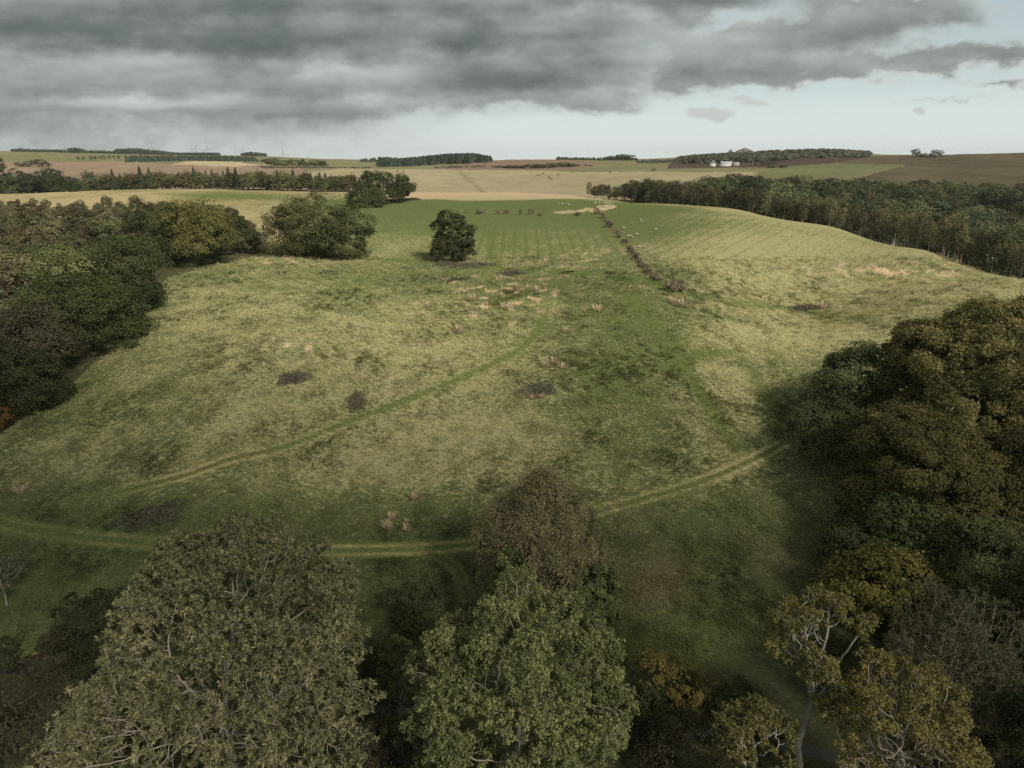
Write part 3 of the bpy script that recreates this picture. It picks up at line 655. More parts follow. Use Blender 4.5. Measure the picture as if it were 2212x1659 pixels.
def oak_leaves(pal, n, R_, L, W, keep=1.0):
    def f(rng, C, D, lobes):
        s = rng.random(len(C)) < keep; C, D = C[s], D[s]; k = len(C); i = np.repeat(np.arange(k), n)
        d = unit(rnd_dirs(rng, k * n) + .5 * D[i] + np.array((0, 0, .3))); P = C[i] + d * R_ * rng.uniform(.25, 1, (k * n, 1))
        N = unit(d * .6 + .7 * rnd_dirs(rng, k * n) + np.array((0, 0, .45))); V, Fq = leaf_quads(P, N, L, W, rng)
        tone = vnoise(C[:, 0] / 2.0 + 7, C[:, 1] / 2.0 + C[:, 2] / 2.3, 5) * .7 + .3 * rng.random(k); return V, Fq, palette(pal, len(Fq), rng, tone[i])
    return f

# the big ash in front
loc = pos(505, 46.0)
ASHP = [(.026,.028,.014),(.070,.070,.034),(.150,.143,.070),(.25,.23,.115)]
H = 26.5
lobes = [(1.6,0,14.5,7.3,8.0,8.2),(1.5,3,18.6,6.5,5.5,4.6),(5.5,1,14,6,6,6.5),(-3.2,1,14.0,4.8,6,6.0),(-6.8,0,8.6,4.3,4.6,3.6),(-11.6,-1.0,7.0,3.4,3.2,2.4),(5,-3.6,10,5,5,6),(-5,-4,9.5,5,4.6,5),(7.5,-1.5,8.5,4.8,5,4.5),(5.5,4,17,4.6,4.6,4.2),(-2,4,17.8,4.4,5,4.0)]
skeleton_tree(1, 'ash_tree', 'large ash with pale bare twigs and tufted yellow-green leaves, grey trunk showing below', 'tree', (loc[0], loc[1], loc[2] - .2), H, lobes,
    [(0,0,0),(.1,0,1.5),(.15,.1,3),(.05,.15,4.4),(-.1,.1,5.6),(0,.2,7),(.2,.2,8.5)], 170, 2.0, 12000, .46, .50, .013, .60, (.25,.225,.185), (.29,.255,.20),
    ash_leaves(ASHP, 24, .38, .12, .74), up=.10, gcut=.24, lt=2.1, wander=.09, rmin=.011, inner=.12, void=lambda p: (np.abs(p[:, 0] + .05) < 1.15) & (p[:, 1] < .4) & (p[:, 2] < 6.6 - 1.08 * p[:, 1]))
# the oak beside it
loc = pos(1120, 44.5); H = 24
OAKP = [(.028,.033,.013),(.062,.070,.028),(.130,.132,.052),(.215,.210,.09)]
lobes = [(0,1,12.5,6.3,6,6.8),(0.3,3.5,17,3.6,3.2,2.8),(-4.2,2.5,14,3.9,3.9,3.4),(4.4,2.5,13.5,4.2,4,3.6),(5.6,0,11,4,4,4),(-5.5,0,11.2,4,4,4),(1.5,-2,15.6,3.6,3.2,2.6),(-3,-3.5,11,4.2,3.6,3.6),(2.5,-4,11.4,4.4,3.6,3.6),(6,-2,7.4,3.5,3.5,3.3),(-5,-3,6.6,3.5,3.4,3.2),(-7.6,2.5,12.8,2.3,2.2,1.6),(-.5,-4,7.5,4,3.5,3.5),(2.6,3,15.9,3,3,2.6)]
lobes = [(a * .84, b, c - .9, d * .88, e, f) for a, b, c, d, e, f in lobes]
skeleton_tree(2, 'oak_tree', 'dense oak with pale grey-green clustered leaves and twisted bare limbs, standing beside the big ash', 'tree', (loc[0], loc[1], loc[2] - .2), H, lobes,
    [(0,0,0),(.2,0,1.6),(.1,.2,3.2),(-.2,.3,4.8),(-.1,.1,6.4)], 54, 1.9, 10500, .40, .43, .016, .55, (.17,.15,.12), (.25,.22,.17),
    oak_leaves(OAKP, 24, .40, .235, .15), up=.05, wander=.15, gcut=.20, lt=1.9, low=-.3, inner=.04)
# weeping birch turning brown, on the track
loc, H, W = size_at(1165, 71, 1013, 262)
rng = np.random.default_rng(3)
lobes = [(0,0,H*.58,W*.34,W*.32,H*.36),(-W*.24,0,H*.46,W*.24,W*.26,H*.33),(W*.25,0,H*.48,W*.24,W*.26,H*.34),(0,W*.05,H*.66,W*.24,W*.22,H*.29),(-W*.09,-W*.08,H*.64,W*.22,W*.2,H*.26),(W*.12,-W*.05,H*.60,W*.24,W*.2,H*.27),(-W*.36,-W*.05,H*.36,W*.16,W*.18,H*.20),(W*.36,0,H*.36,W*.15,W*.18,H*.24),(.5,-W*.26,H*.42,W*.26,W*.2,H*.30)]
V, Fq, C, P = blob_crown(rng, lobes, 190, 1.05, 300, .34, .12, [(.064,.058,.032),(.102,.090,.048),(.148,.126,.066),(.20,.162,.085)], low=-.7, flat=1.1, out=.4, up=.15, droop=1.5, axis_out=.15)
tm = trunk_mesh(rng, H, H * .8, .30, col='grey', ends=P, nlimb=46, twig=.15)
put_tree(tm, crown_mesh(V, Fq, C, LEAF1), 'birch_tree', 'rounded birch with drooping twigs and brown autumn leaves, standing on the lower track', 'tree', loc)
hero = [
 # seed, name, label, Dx, Y, top, width, options
 (11,'oak_tree','small oak with green leaves between the big pale oak and the brown birch',1100,64,1192,118,dict(pal=OAKP[:3],nsub=46,nleaf=150,leaf=.36)),
 (12,'oak_tree','young tall oak just to the side of the brown birch, olive leaves',1275,66,1216,112,dict(pal=OAKP[:3],nsub=44,nleaf=150,leaf=.34,cb=.05)),
 (13,'hawthorn_tree','dark sparse hawthorn in the grass between the ash and the oak',905,69,1272,105,dict(pal=DARKG,nsub=34,nleaf=90,leaf=.3,cb=.03)),
 (14,'hawthorn_tree','small hawthorn with pale branch ends hanging out over the stream beside the oak',868,53,1368,92,dict(pal=OAKP[:3],nsub=30,nleaf=90,leaf=.28,cb=.3,col='grey')),
 (15,'willow_bush','yellowing low willow on the stream bank, alone between two oaks',1450,56,1442,150,dict(pal=[(.045,.042,.016),(.085,.072,.022),(.12,.095,.03)],nsub=40,nleaf=110,leaf=.3,cb=0)),
 (16,'elder_bush','dark elder bush half hidden behind the crown top of the ash',505,73,1128,105,dict(pal=DARKG,nsub=30,nleaf=90,leaf=.3,cb=0)),
 (17,'hawthorn_tree','very dark thorn tree standing behind the lower flank of the ash',240,62,1265,150,dict(pal=[(.02,.022,.011),(.032,.034,.016)],nsub=50,nleaf=110,leaf=.3,cb=.02)),
 (18,'alder_bush','low dark alder on the bank below the oak and hawthorn',880,46,1535,110,dict(pal=DARKG,nsub=30,nleaf=90,leaf=.28,cb=0)),
 (19,'bramble_thicket','brownish bare thicket filling the bottom corner beside the ash',70,44,1470,240,dict(pal=[(.028,.026,.015),(.045,.040,.023)],nsub=60,nleaf=120,leaf=.3,cb=0,axis_out=.5)),
 # beeches and oaks massed on the right
 (21,'beech_tree','tallest beech with feathery russet-tinged crown, top of the massed trees',2085,97,655,330,dict(pal=[(.036,.036,.015),(.060,.057,.023),(.095,.082,.034),(.14,.108,.042)],nsub=260,nleaf=420,leaf=.40,rsub=.07,cb=.06,k=10,axis_out=.8,out=.7)),
 (22,'beech_tree','dark beech shoulder standing against the straw slope, next to the tallest beech',1945,104,705,190,dict(pal=[(.030,.027,.012),(.05,.043,.018),(.075,.06,.026)],nsub=120,nleaf=260,leaf=.42,cb=.05,axis_out=.7)),
 (23,'oak_tree','dark oak with ragged edge, outermost of the mass towards the pasture',1828,109,738,165,dict(pal=[(.034,.037,.017),(.058,.060,.028),(.085,.085,.042)],nsub=90,nleaf=150,leaf=.44,cb=.1)),
 (24,'oak_tree','low spreading blackish oak where the lower track meets the trees',1795,100,872,185,dict(pal=[(.026,.028,.014),(.043,.044,.021),(.066,.064,.03)],nsub=90,nleaf=150,leaf=.40,cb=.02)),
 (25,'beech_tree','beech with brown-olive leaves in the middle of the mass, below the tallest',1975,84,890,300,dict(pal=[(.033,.031,.013),(.058,.052,.021),(.09,.075,.03)],nsub=190,nleaf=300,leaf=.38,rsub=.075,cb=.04,axis_out=.7)),
 (26,'beech_tree','beech cut by the picture edge with rusty upper leaves',2235,92,672,190,dict(pal=[(.035,.028,.012),(.065,.048,.02),(.11,.07,.028)],nsub=120,nleaf=260,leaf=.4,cb=.05,axis_out=.7)),
 (27,'beech_tree','broad dark beech at the picture edge, level with the middle of the mass',2190,80,905,230,dict(pal=[(.028,.027,.012),(.05,.045,.019),(.078,.066,.028)],nsub=150,nleaf=260,leaf=.36,cb=.04,axis_out=.6)),
 (28,'sycamore_tree','green sycamore low in the mass under the brown-olive beech',1930,76,1060,170,dict(pal=[(.026,.032,.013),(.044,.052,.02),(.066,.074,.03)],nsub=80,nleaf=150,leaf=.38,cb=.02)),
 (29,'oak_tree','dark oak at the foot of the mass beside the open meadow',1850,78,1120,150,dict(pal=[(.024,.026,.013),(.040,.041,.02),(.058,.057,.028)],nsub=80,nleaf=150,leaf=.36,cb=.0)),
 (30,'beech_tree','yellow-tipped beech sapling low at the meadow edge, above the sparse oak',1885,69,1195,190,dict(pal=[(.035,.034,.012),(.068,.062,.02),(.12,.10,.03)],nsub=80,nleaf=170,leaf=.42,cb=.0,axis_out=.75)),
 (31,'oak_tree','dim oak behind the bare willow, its crown catching a little light',2110,68,1120,190,dict(pal=[(.030,.032,.014),(.055,.056,.024),(.085,.084,.036)],nsub=100,nleaf=160,leaf=.36,cb=.04)),
 (32,'beech_tree','near-black beech filling the lower picture edge behind the bare willow',2215,56,1235,210,dict(pal=[(.020,.020,.010),(.032,.031,.015)],nsub=100,nleaf=150,leaf=.34,cb=.02)),
 (33,'holly_tree','near-black holly in the bottom corner under the edge beech',2215,46,1480,190,dict(pal=[(.018,.019,.010),(.030,.030,.015)],nsub=80,nleaf=140,leaf=.3,cb=.02)),
 # wood on the left slope
 (41,'sycamore_tree','sycamore with pale domed top, tallest at the front of the sloping wood',172,152,520,165,dict(pal=[(.050,.056,.022),(.10,.106,.042),(.16,.164,.068)],nsub=120,nleaf=130,leaf=.5,cb=.05)),
 (42,'oak_tree','wide dark oak reaching over the pasture corner of the sloping wood',285,160,512,165,dict(pal=DARKG,nsub=120,nleaf=120,leaf=.5,cb=.04)),
 (43,'oak_tree','layered dark oak in front of the pale domed sycamore',205,141,608,215,dict(pal=[(.028,.033,.014),(.048,.054,.021),(.078,.082,.034)],nsub=140,nleaf=120,leaf=.48,cb=.02,flat=.55)),
 (44,'oak_tree','great domed oak with mustard leaves, beside the notch of straw grass',440,228,434,138,dict(pal=[(.035,.037,.014),(.080,.078,.028),(.14,.126,.042)],nsub=130,nleaf=120,leaf=.6,cb=.03)),
 (45,'oak_tree','dark oak leaning on the great domed oak from behind',365,240,445,130,dict(pal=DARKG,nsub=100,nleaf=110,leaf=.6,cb=.05)),
 (46,'oak_tree','dark end oak of the wood, tapering down to the straw notch',512,248,452,84,dict(pal=[(.024,.028,.013),(.04,.044,.02),(.06,.063,.028)],nsub=80,nleaf=110,leaf=.6,cb=.0)),
 (47,'hawthorn_bush','greyish thorn bush at the very tip of the wood by the notch',552,251,503,30,dict(pal=[(.05,.042,.03),(.075,.062,.042)],nsub=30,nleaf=60,leaf=.5,cb=.0)),
 (48,'alder_tree','brown-grey alder in front of the layered oak, at the wood edge',80,128,650,170,dict(pal=[(.036,.034,.02),(.058,.052,.03),(.08,.07,.04)],nsub=110,nleaf=120,leaf=.42,cb=.0)),
 (49,'oak_tree','dark rounded oak low at the wood edge, above the rusty bush',62,117,752,160,dict(pal=[(.026,.028,.013),(.043,.044,.02),(.06,.06,.028)],nsub=100,nleaf=120,leaf=.4,cb=.0)),
 (50,'maple_bush','rusty orange bush on the picture edge at the lower end of the wood',-5,109,862,62,dict(pal=[(.06,.038,.015),(.10,.06,.02),(.13,.075,.025)],nsub=34,nleaf=90,leaf=.36,cb=.0)),
 (51,'whitebeam_tree','pale-leaved tree on the picture edge amid brown scrub',-5,152,548,60,dict(pal=[(.08,.085,.05),(.13,.13,.08)],nsub=50,nleaf=90,leaf=.5,cb=.05)),
 (52,'alder_tree','dim alder on the picture edge behind the low rounded oak',-20,126,690,120,dict(pal=[(.032,.031,.018),(.05,.046,.026)],nsub=80,nleaf=110,leaf=.42,cb=.0)),
 # standing out on the pasture
 (61,'sycamore_tree','big double-crowned sycamore on the pasture, the higher broad crown',664,246,420,148,dict(pal=[(.040,.042,.018),(.070,.072,.030),(.105,.104,.044)],nsub=150,nleaf=140,leaf=.56,cb=-.08,low=-.9,flat=.6)),
 (62,'sycamore_tree','lower spreading crown joined to the big pasture sycamore, reaching towards the lone oak',742,242,445,118,dict(pal=[(.032,.036,.015),(.058,.062,.026),(.092,.094,.04)],nsub=130,nleaf=140,leaf=.56,cb=-.08,low=-.9,flat=.6)),
 (64,'pine_tree','dark round-topped pine, tallest of the clump on the crest',828,398,369,76,dict(pal=DARKG,nsub=90,nleaf=80,leaf=.8,cb=.1)),
 (65,'pine_tree','smaller dark round tree at the open end of the crest clump',868,404,376,46,dict(pal=[(.024,.028,.014),(.04,.044,.021),(.058,.062,.029)],nsub=60,nleaf=80,leaf=.8,cb=.12)),
 (66,'oak_tree','low dark tree on the near flank of the crest clump',795,382,398,76,dict(pal=[(.028,.032,.014),(.046,.05,.022),(.068,.07,.03)],nsub=70,nleaf=80,leaf=.8,cb=.0)),
]
for s, nm, lb, Dx, Y, top, Dw, kw in hero:
    if 20 < s < 34: kw['pal'] = [tuple(c * (1.0 + .24 * i) * w for c, w in zip(p, (.98, 1.0, .95))) for i, p in enumerate(kw['pal'])]
    cat = 'bush' if nm.endswith('bush') or nm.endswith('thicket') else 'tree'
    round_tree(s, nm, lb, cat, Dx, Y, top, Dw, **kw)
# the lone oak: open tiers with sky-holes
loc, H, W = size_at(978, 231, 462, 95); rng = np.random.default_rng(63)
lobes = [(0,0,H*.52,W*.28,W*.28,H*.30),(W*.02,0,H*.80,W*.24,W*.24,H*.17),(-W*.26,0,H*.74,W*.17,W*.2,H*.10),(W*.28,0,H*.60,W*.20,W*.2,H*.13),(W*.30,-W*.1,H*.40,W*.19,W*.2,H*.12),(-W*.26,-W*.1,H*.33,W*.22,W*.22,H*.12),(W*.34,0,H*.20,W*.15,W*.2,H*.11),(-W*.32,0,H*.18,W*.15,W*.2,H*.07),(-W*.15,W*.2,H*.5,W*.2,W*.2,H*.14),(0,-W*.2,H*.22,W*.22,W*.2,H*.12),(W*.05,0,H*.36,W*.3,W*.25,H*.16),(-W*.1,0,H*.9,W*.14,W*.15,H*.08)]
V, Fq, C, P = blob_crown(rng, lobes, 190, W * .085, 130, .50, .33, [(.020,.023,.010),(.037,.040,.016),(.060,.062,.026)], flat=.65)
put_tree(trunk_mesh(rng, H, H * .75, .42, col='dark', ends=P, nlimb=18), crown_mesh(V, Fq, C, LEAF1), 'oak_tree', 'lone oak on the open pasture with a tiered dark crown and a skirt of heather', 'tree', loc)
# sparse yellow oak with the dead limbs, bottom right
loc = pos(1712, 46); OAKY = [(.034,.032,.012),(.070,.065,.022),(.122,.109,.037),(.188,.163,.058)]
lobes = [(2.0,3.0,16.6,2.3,2.1,1.5),(-.2,3.4,15.4,2.0,2.0,1.5),(4.4,2.6,15.2,1.7,1.7,1.2),(1.8,2.0,12.6,2.2,2,1.8),(3.2,1.6,10.4,2.6,2.2,1.9),(-.6,2.4,13.2,1.6,1.7,1.4)]
skeleton_tree(4, 'oak_tree', 'gaunt oak with yellow leaf clusters above a bare twisted trunk', 'tree', loc, 18, lobes,
    [(0,0,-.3),(.1,0,1.6),(.25,.2,3.2),(0,.5,4.6),(.35,.8,6.0),(.9,1.2,7.4),(1.2,1.5,8.8)], 30, 1.0, 2200, .34, .40, .022, .42, (.22,.20,.165), (.34,.31,.26),
    oak_leaves(OAKY, 24, .40, .23, .145), low=-.3, inner=.05, wander=.25, up=.02)
loc = pos(1612, 43.5)
lobes = [(0,0,8.6,3.2,2.8,2.0),(-2.2,0,7.2,2.2,2.2,1.7),(2.2,.5,9.0,1.8,2,1.6),(.5,-2,6.6,2.8,2.2,1.8)]
skeleton_tree(5, 'oak_tree', 'low oak boughs at the bottom edge below the gaunt oak, with one pale bare limb', 'tree', loc, 10, lobes,
    [(1.5,0,-.3),(1.3,0,1.4),(.9,.1,2.9),(.4,.1,4.3)], 34, 1.1, 2200, .36, .42, .018, .34, (.26,.235,.19), (.36,.33,.27), oak_leaves(OAKY[:3], 22, .38, .23, .145), low=-.3, inner=.05, wander=.22)
loc = pos(1885, 43.5)
lobes = [(0,0,10.6,3.8,3.4,3),(3,1,11.2,2.6,2.6,2.2),(-3.2,0,9.4,2.8,2.6,2.2),(1,-2.5,8,3.8,2.6,2.6),(-2.6,-2.5,6.8,3,2.6,2.4),(4,-1.5,7.6,2.6,2.6,2.6),(.5,2.2,12.3,2.6,2.2,1.8)]
skeleton_tree(6, 'oak_tree', 'full oak crown with olive-yellow leaf clusters at the bottom edge below the bare willow', 'tree', loc, 14, lobes,
    [(0,0,-.3),(.1,0,1.4),(.2,.1,2.9),(.1,.1,4.3)], 44, 1.5, 4200, .38, .46, .022, .40, (.17,.15,.12), (.24,.21,.16), oak_leaves([(.045,.042,.015),(.080,.072,.024),(.125,.108,.036),(.165,.138,.048)], 22, .42, .24, .15), low=-.3, inner=.05, wander=.2)
# the half-bare willow
loc = pos(2010, 54); 
lobes = [(0,0,9,5,4.6,5),(-3.2,0,10.5,3.4,3.4,4),(3.4,0,9.4,3.4,3.4,4),(0,1,12,3.6,3.2,3.0),(4.8,-1,6,3,3,3.2),(-3.6,-1,5.6,3,3,3),(1,-3,5.6,4,3,3.4)]
skeleton_tree(7, 'willow_tree', 'half-bare willow of grey-brown twigs with thin dull leaves, behind the yellow oak crowns', 'tree', loc, 15, lobes,
    [(0,0,-.3),(0,0,1.2),(.2,0,2.6)], 60, 1.8, 5200, .46, .5, .016, .36, (.20,.165,.12), (.25,.19,.13), ash_leaves([(.040,.042,.024),(.068,.067,.037),(.098,.089,.05)], 17, .44, .085, .8), up=.14, wander=.16, rmin=.016, inner=.3)
# bare-twigged small tree on the left edge
loc = pos(15, 72)
lobes = [(0,0,4.6,3.2,2.6,2.4),(1.6,0,6.0,1.8,1.8,1.5),(-2.5,0,4.5,2.4,2.4,2.2)]
skeleton_tree(8, 'willow_tree', 'small willow with curving pale twigs at the picture edge, across the grass from the ash', 'tree', loc, 8, lobes, [(0,0,-.2),(.1,0,1),(.2,0,2)], 26, 1.1, 480, .4, .55, .018, .18, (.22,.19,.145), (.30,.26,.20),
    ash_leaves([(.05,.052,.03),(.085,.085,.05)], 14, .40, .09, .8), up=.1, wander=.2, gcut=.15, lt=2.0)

UG = [(34,'alder_bush','dark alder bush on the bank at the picture edge, beneath the small pale-twigged willow',-10,64,1400,90,0),(35,'bramble_bush','brown bramble over the stream left of the ash, beside a glimpse of water',135,62,1375,120,2),(36,'alder_bush','shadowed bush low on the bank under the outflung ash bough',150,52,1500,190,0),(37,'alder_bush','dark bush at the foot of the ash trunk, toward the picture edge',330,44,1600,220,0),
 (38,'bramble_bush','dark brambles between the ash and the oak, under a glimpse of water',800,47,1570,150,2),(39,'alder_bush','near-black bush on the far bank between ash and oak',790,60,1420,130,0),(40,'bramble_bush','dim brambles under the oak flank on the bank toward the yellowing willow',1375,52,1500,110,0),(53,'bramble_bush','brown dead brambles by the water below the yellowing willow',1480,47,1600,190,2),(54,'alder_bush','dark bush behind the low oak boughs near the dead trunk',1600,53,1500,150,0),(55,'bramble_bush','dark brambles beyond the dead trunk at the foot of the willow',1850,60,1400,160,0)]
for s, nm, lb, Dx, Y, top, Dw, k in UG:
    round_tree(s, nm, lb, 'bush', Dx, Y, top, Dw, [(.018,.020,.010),(.030,.032,.015),(.045,.046,.022)] if k == 0 else [(.026,.022,.013),(.040,.034,.021),(.056,.048,.03)], nsub=40, nleaf=100, leaf=.26, cb=0, axis_out=.4 if k else 0)
# ---------------------------------------------------------------- woods: one of each kind, then copies
def proto(seed, H, W, lobes, nsub, rsub, nleaf, leaf, pal, col, top=.75, r=.14, low=-.6, nlimb=5, **kw):
    rng = np.random.default_rng(seed); V, Fq, C, P = blob_crown(rng, lobes, nsub, rsub, nleaf, leaf, leaf * .66, pal, low=low, **kw)
    return trunk_mesh(rng, H, H * top, r, col=col, ends=P, nlimb=nlimb, wob=.02), crown_mesh(V, Fq, C), H
def birch(seed, pal, col, H=14.0):
    rng = np.random.default_rng(seed + 900); L = [(0,0,H*.58,2.2,2.2,H*.38)] + [(rng.normal(0,.9),rng.normal(0,.9),H*rng.uniform(.38,.9),1.3,1.3,H*.12) for _ in range(4)]
    return proto(seed, H, 4, L, 46, 1.05, 46, .50, pal, col, .86, .15, -.7, 5, flat=1.1, droop=.8, up=.1)
def scots(seed, pal, H=15.0):
    rng = np.random.default_rng(seed + 700); L = [(0,0,H*.70,2.4,2.4,H*.24)] + [(rng.uniform(-2,2),rng.uniform(-2,2),H*rng.uniform(.34,.88),1.6,1.6,1.2) for _ in range(8)]
    return proto(seed, H, 5, L, 46, 1.15, 52, .55, pal, 'pine', .85, .24, -.3, 7, flat=.6)
def roundt(seed, pal, H=11.0, W=9.0, col='dark', cb=.05):
    rng = np.random.default_rng(seed + 500); return proto(seed, H, W, std_lobes(rng, H, W, cb, 6), 62, W * .14, 60, .58, pal, col, .7, .2, -.5, 6)
def conifer(seed, pal, H=17.0, W=5.5, q=900, leaf=.75):
    rng = np.random.default_rng(seed); t = rng.random(q) ** .75; z = H * (.10 + .9 * t); rr = W / 2 * (1 - t) ** .85 * (.55 + .45 * rng.random(q)) + .12
    lay = np.sin(z * 2 * np.pi / (H * .085)) * .12; th = rng.random(q) * 2 * np.pi; rr = rr * (1 + lay + .22 * np.sin(3 * th + z))
    C = np.stack([np.cos(th) * rr, np.sin(th) * rr, z - rr * .25], 1); o = np.stack([np.cos(th), np.sin(th), .4 + 0 * th], 1)
    N = unit(o + .5 * rnd_dirs(rng, q)); ax = unit(np.stack([np.cos(th), np.sin(th), -.35 + 0 * th], 1)); V, Fq = leaf_quads(C, N, leaf * 1.3, leaf * .7, rng, ax)
    return trunk_mesh(rng, H, H * .95, .16, col='dark'), crown_mesh(V, Fq, palette(pal, q, rng)), H
BIRCHP = [(.040,.038,.019),(.066,.060,.030),(.092,.080,.040)]
BROWNP = [(.046,.040,.022),(.070,.060,.032),(.094,.079,.042)]
PINEP = [(.022,.028,.016),(.037,.044,.024),(.054,.060,.032)]
OLIVE = [(.034,.036,.017),(.056,.057,.026),(.080,.078,.036)]
LARCH = [(.050,.047,.022),(.080,.072,.032),(.110,.095,.042)]
PB = [birch(101, BIRCHP, 'grey'), birch(102, BIRCHP, 'grey', 13), birch(103, BROWNP, 'grey', 12.5)]
PBW = [birch(104, BIRCHP, 'birch', 14), birch(105, BIRCHP, 'birch', 13)]
PS = [scots(111, PINEP), scots(112, PINEP, 16), scots(113, PINEP, 14)]
PR_ = [roundt(121, OLIVE), roundt(122, DARKG, 12, 9), roundt(123, OLIVE, 10, 9)]
PBR = [roundt(131, BROWNP, 9, 8), roundt(132, BROWNP, 9.5, 8.5), roundt(133, [(.036,.036,.019),(.056,.053,.028),(.075,.07,.037)], 9, 8)]
PC = [conifer(141, PINEP, 17, 6.5), conifer(142, PINEP, 16, 6), roundt(143, LARCH, 15, 8, cb=0), roundt(144, LARCH, 14, 7.5, cb=0)]
def put(P, Dx, Y, sc, name, label, group, rng, cat='tree', sq=1.0, z0=-.2):
    tm, cm, H = P; x, y, z = pos(Dx, Y); s = sc if sc < 5 else sc / H
    return put_tree(tm, cm, name, label, cat, (x, y, z + z0), rng.uniform(0, 6.28), (s * sq, s * sq, s), group)
rng = np.random.default_rng(77)
# the wood beyond the shoulder of the pasture, on the right
CR = ([1262,1300,1450,1600,1800,2000,2212,2450], [452,432,392,352,292,242,197,167])
def crestY(Dx): return np.interp(Dx, *CR)
edge = 0; Dx = 1272.0
white = [1680, 1691, 1711, 1732, 1761, 1790, 2047, 2060, 2067, 1930, 2140]
while Dx < 2330:
    Y = crestY(Dx) + rng.uniform(3, 8)
    put(PB[edge % 3], Dx, Y, rng.uniform(.72, 1.05) * (.72 if Dx < 1420 else 1), 'birch_tree', 'thin grey-stemmed birch at the front edge of the wood beyond the pasture shoulder', 'edge birches of the wood beyond the pasture shoulder', rng)
    edge += 1; Dx += rng.uniform(3.4, 5.2) / Y * F * 2.16
for w in white:
    put(PBW[w % 2], w, crestY(w) + rng.uniform(3.5, 5.5), rng.uniform(.78, .95), 'birch_tree', 'bright white-stemmed birch at the front edge of the wood beyond the pasture shoulder', 'white-stemmed birches of the wood edge', rng)
pts = []
tries = 0
while len(pts) < 270 and tries < 30000:
    tries += 1
    Dx = rng.uniform(1280, 2330); y0 = crestY(Dx) + 10; y1 = np.interp(Dx, [1270,1450,1650,1900,2212,2450], [490,545,605,640,610,560]); Y = rng.uniform(y0, y1); x = acol(Dx, .06) * Y
    if any((x - p[0]) ** 2 + ((Y - p[1]) * .8) ** 2 < 6.3 ** 2 for p in pts): continue
    pts.append((x, Y, Dx))
for i, (x, Y, Dx) in enumerate(pts):
    u = rng.random(); cap = (float(zat(np.interp(Dx, [1270,1330,1450,1560,1650,1800,1950,2050,2212,2450],[402,398,386,374,382,374,380,392,400,405]) + rng.uniform(-5, 9), Y)) - float(height(x, Y)))
    back = (Y - crestY(Dx)) > 45
    if u < .40: P, nm, lb, gp = PS[i % 3], 'pine_tree', 'dark pine inside the wood beyond the pasture shoulder', 'pines inside the right wood'
    elif u < .78: P, nm, lb, gp = PR_[i % 3], 'oak_tree', 'olive broadleaf tree inside the wood beyond the pasture shoulder', 'broadleaf trees inside the right wood'
    else: P, nm, lb, gp = PB[i % 3], 'birch_tree', 'thin birch standing deep inside the wood beyond the pasture shoulder', 'inner birches of the right wood'
    H = min(rng.uniform(13, 20), max(7, cap)); put(P, Dx, Y, H / P[2], nm, lb, gp, rng, sq=rng.uniform(1.2, 1.6))
# brown scrub wood on the left slope
EDG = ([-200,0,130,250,362,470,560], [95,128,158,185,232,268,280])
pts = []; tries = 0
while len(pts) < 190 and tries < 40000:
    tries += 1
    Dx = rng.uniform(-190, 545); y0 = np.interp(Dx, *EDG); y1 = np.interp(Dx, [-200,300,480,560], [385,372,320,285]); Y = rng.uniform(y0, y1); x = acol(Dx, .1) * Y
    if any((x - p[0]) ** 2 + ((Y - p[1]) * .8) ** 2 < 6.0 ** 2 for p in pts): continue
    pts.append((x, Y, Dx))
for i, (x, Y, Dx) in enumerate(pts):
    top = np.interp(Dx, [-200,0,200,330,480,560],[440,438,437,440,452,500]) + rng.uniform(0, 14); cap = float(zat(top, Y)) - float(height(x, Y))
    H = max(4.5, min(rng.uniform(8, 11.5), cap)); b = rng.random()
    if b < .68: put(PBR[i % 3], Dx, Y, H / 9.2, 'birch_tree', 'brown thinly leaved birch in the scrub wood on the sloping side', 'brown birches of the scrub wood', rng, sq=1.1)
    elif b < .9: put(PR_[i % 3], Dx, Y, H / 11, 'oak_tree', 'olive tree standing among the brown birches of the scrub wood', 'olive trees of the scrub wood', rng, sq=1.15)
    else: put(PB[i % 3], Dx, Y, H / 13, 'birch_tree', 'spindly upright birch poking out of the scrub wood', 'spindly birches of the scrub wood', rng, sq=1.3)
# shelter belt behind the straw field
Dx = -60.0; i = 0
while Dx < 782:
    for row in range(3):
        Y = 548 + row * 13 + rng.uniform(-4, 4) + (25 if Dx < 130 else 0); x = acol(Dx, .04) * Y
        top = np.interp(Dx, [-60,0,60,120,170,185,240,420,560,620,700,770,790],[368,363,367,361,375,369,366,364,360,362,371,370,388]) + rng.uniform(-3, 10) - row * 1.0; H = max(7, float(zat(top, Y)) - float(height(x, Y)))
        d = Dx + rng.uniform(-4, 4)
        if Dx < 195:
            if row == 2 and rng.random() < .5: continue
            put(PS[i % 3] if rng.random() < .5 else PR_[1], d, Y, H / (PS[i % 3][2] if True else 1), 'pine_tree', 'dark open-stemmed pine at the straggling end of the shelter belt', 'pines at the end of the shelter belt', rng, sq=rng.uniform(1.1, 1.4))
        elif row == 0: put((PC[2], PC[3], PR_[0], PR_[2])[i % 4] if rng.random() < .8 else PC[0], d, Y, H * rng.uniform(.8, .97) / 14.5, 'larch_tree', 'olive-gold tree in the front row of the shelter belt', 'front row of the shelter belt', rng, sq=1.15)
        else: put(PC[i % 2] if rng.random() < .10 else PC[2 + i % 2], d, Y, H * .9 / 16, 'spruce_tree', 'dark spruce in the back rows of the shelter belt', 'back rows of the shelter belt', rng, sq=1.2)
        i += 1
    Dx += rng.uniform(15, 21) if Dx < 195 else rng.uniform(11, 15)
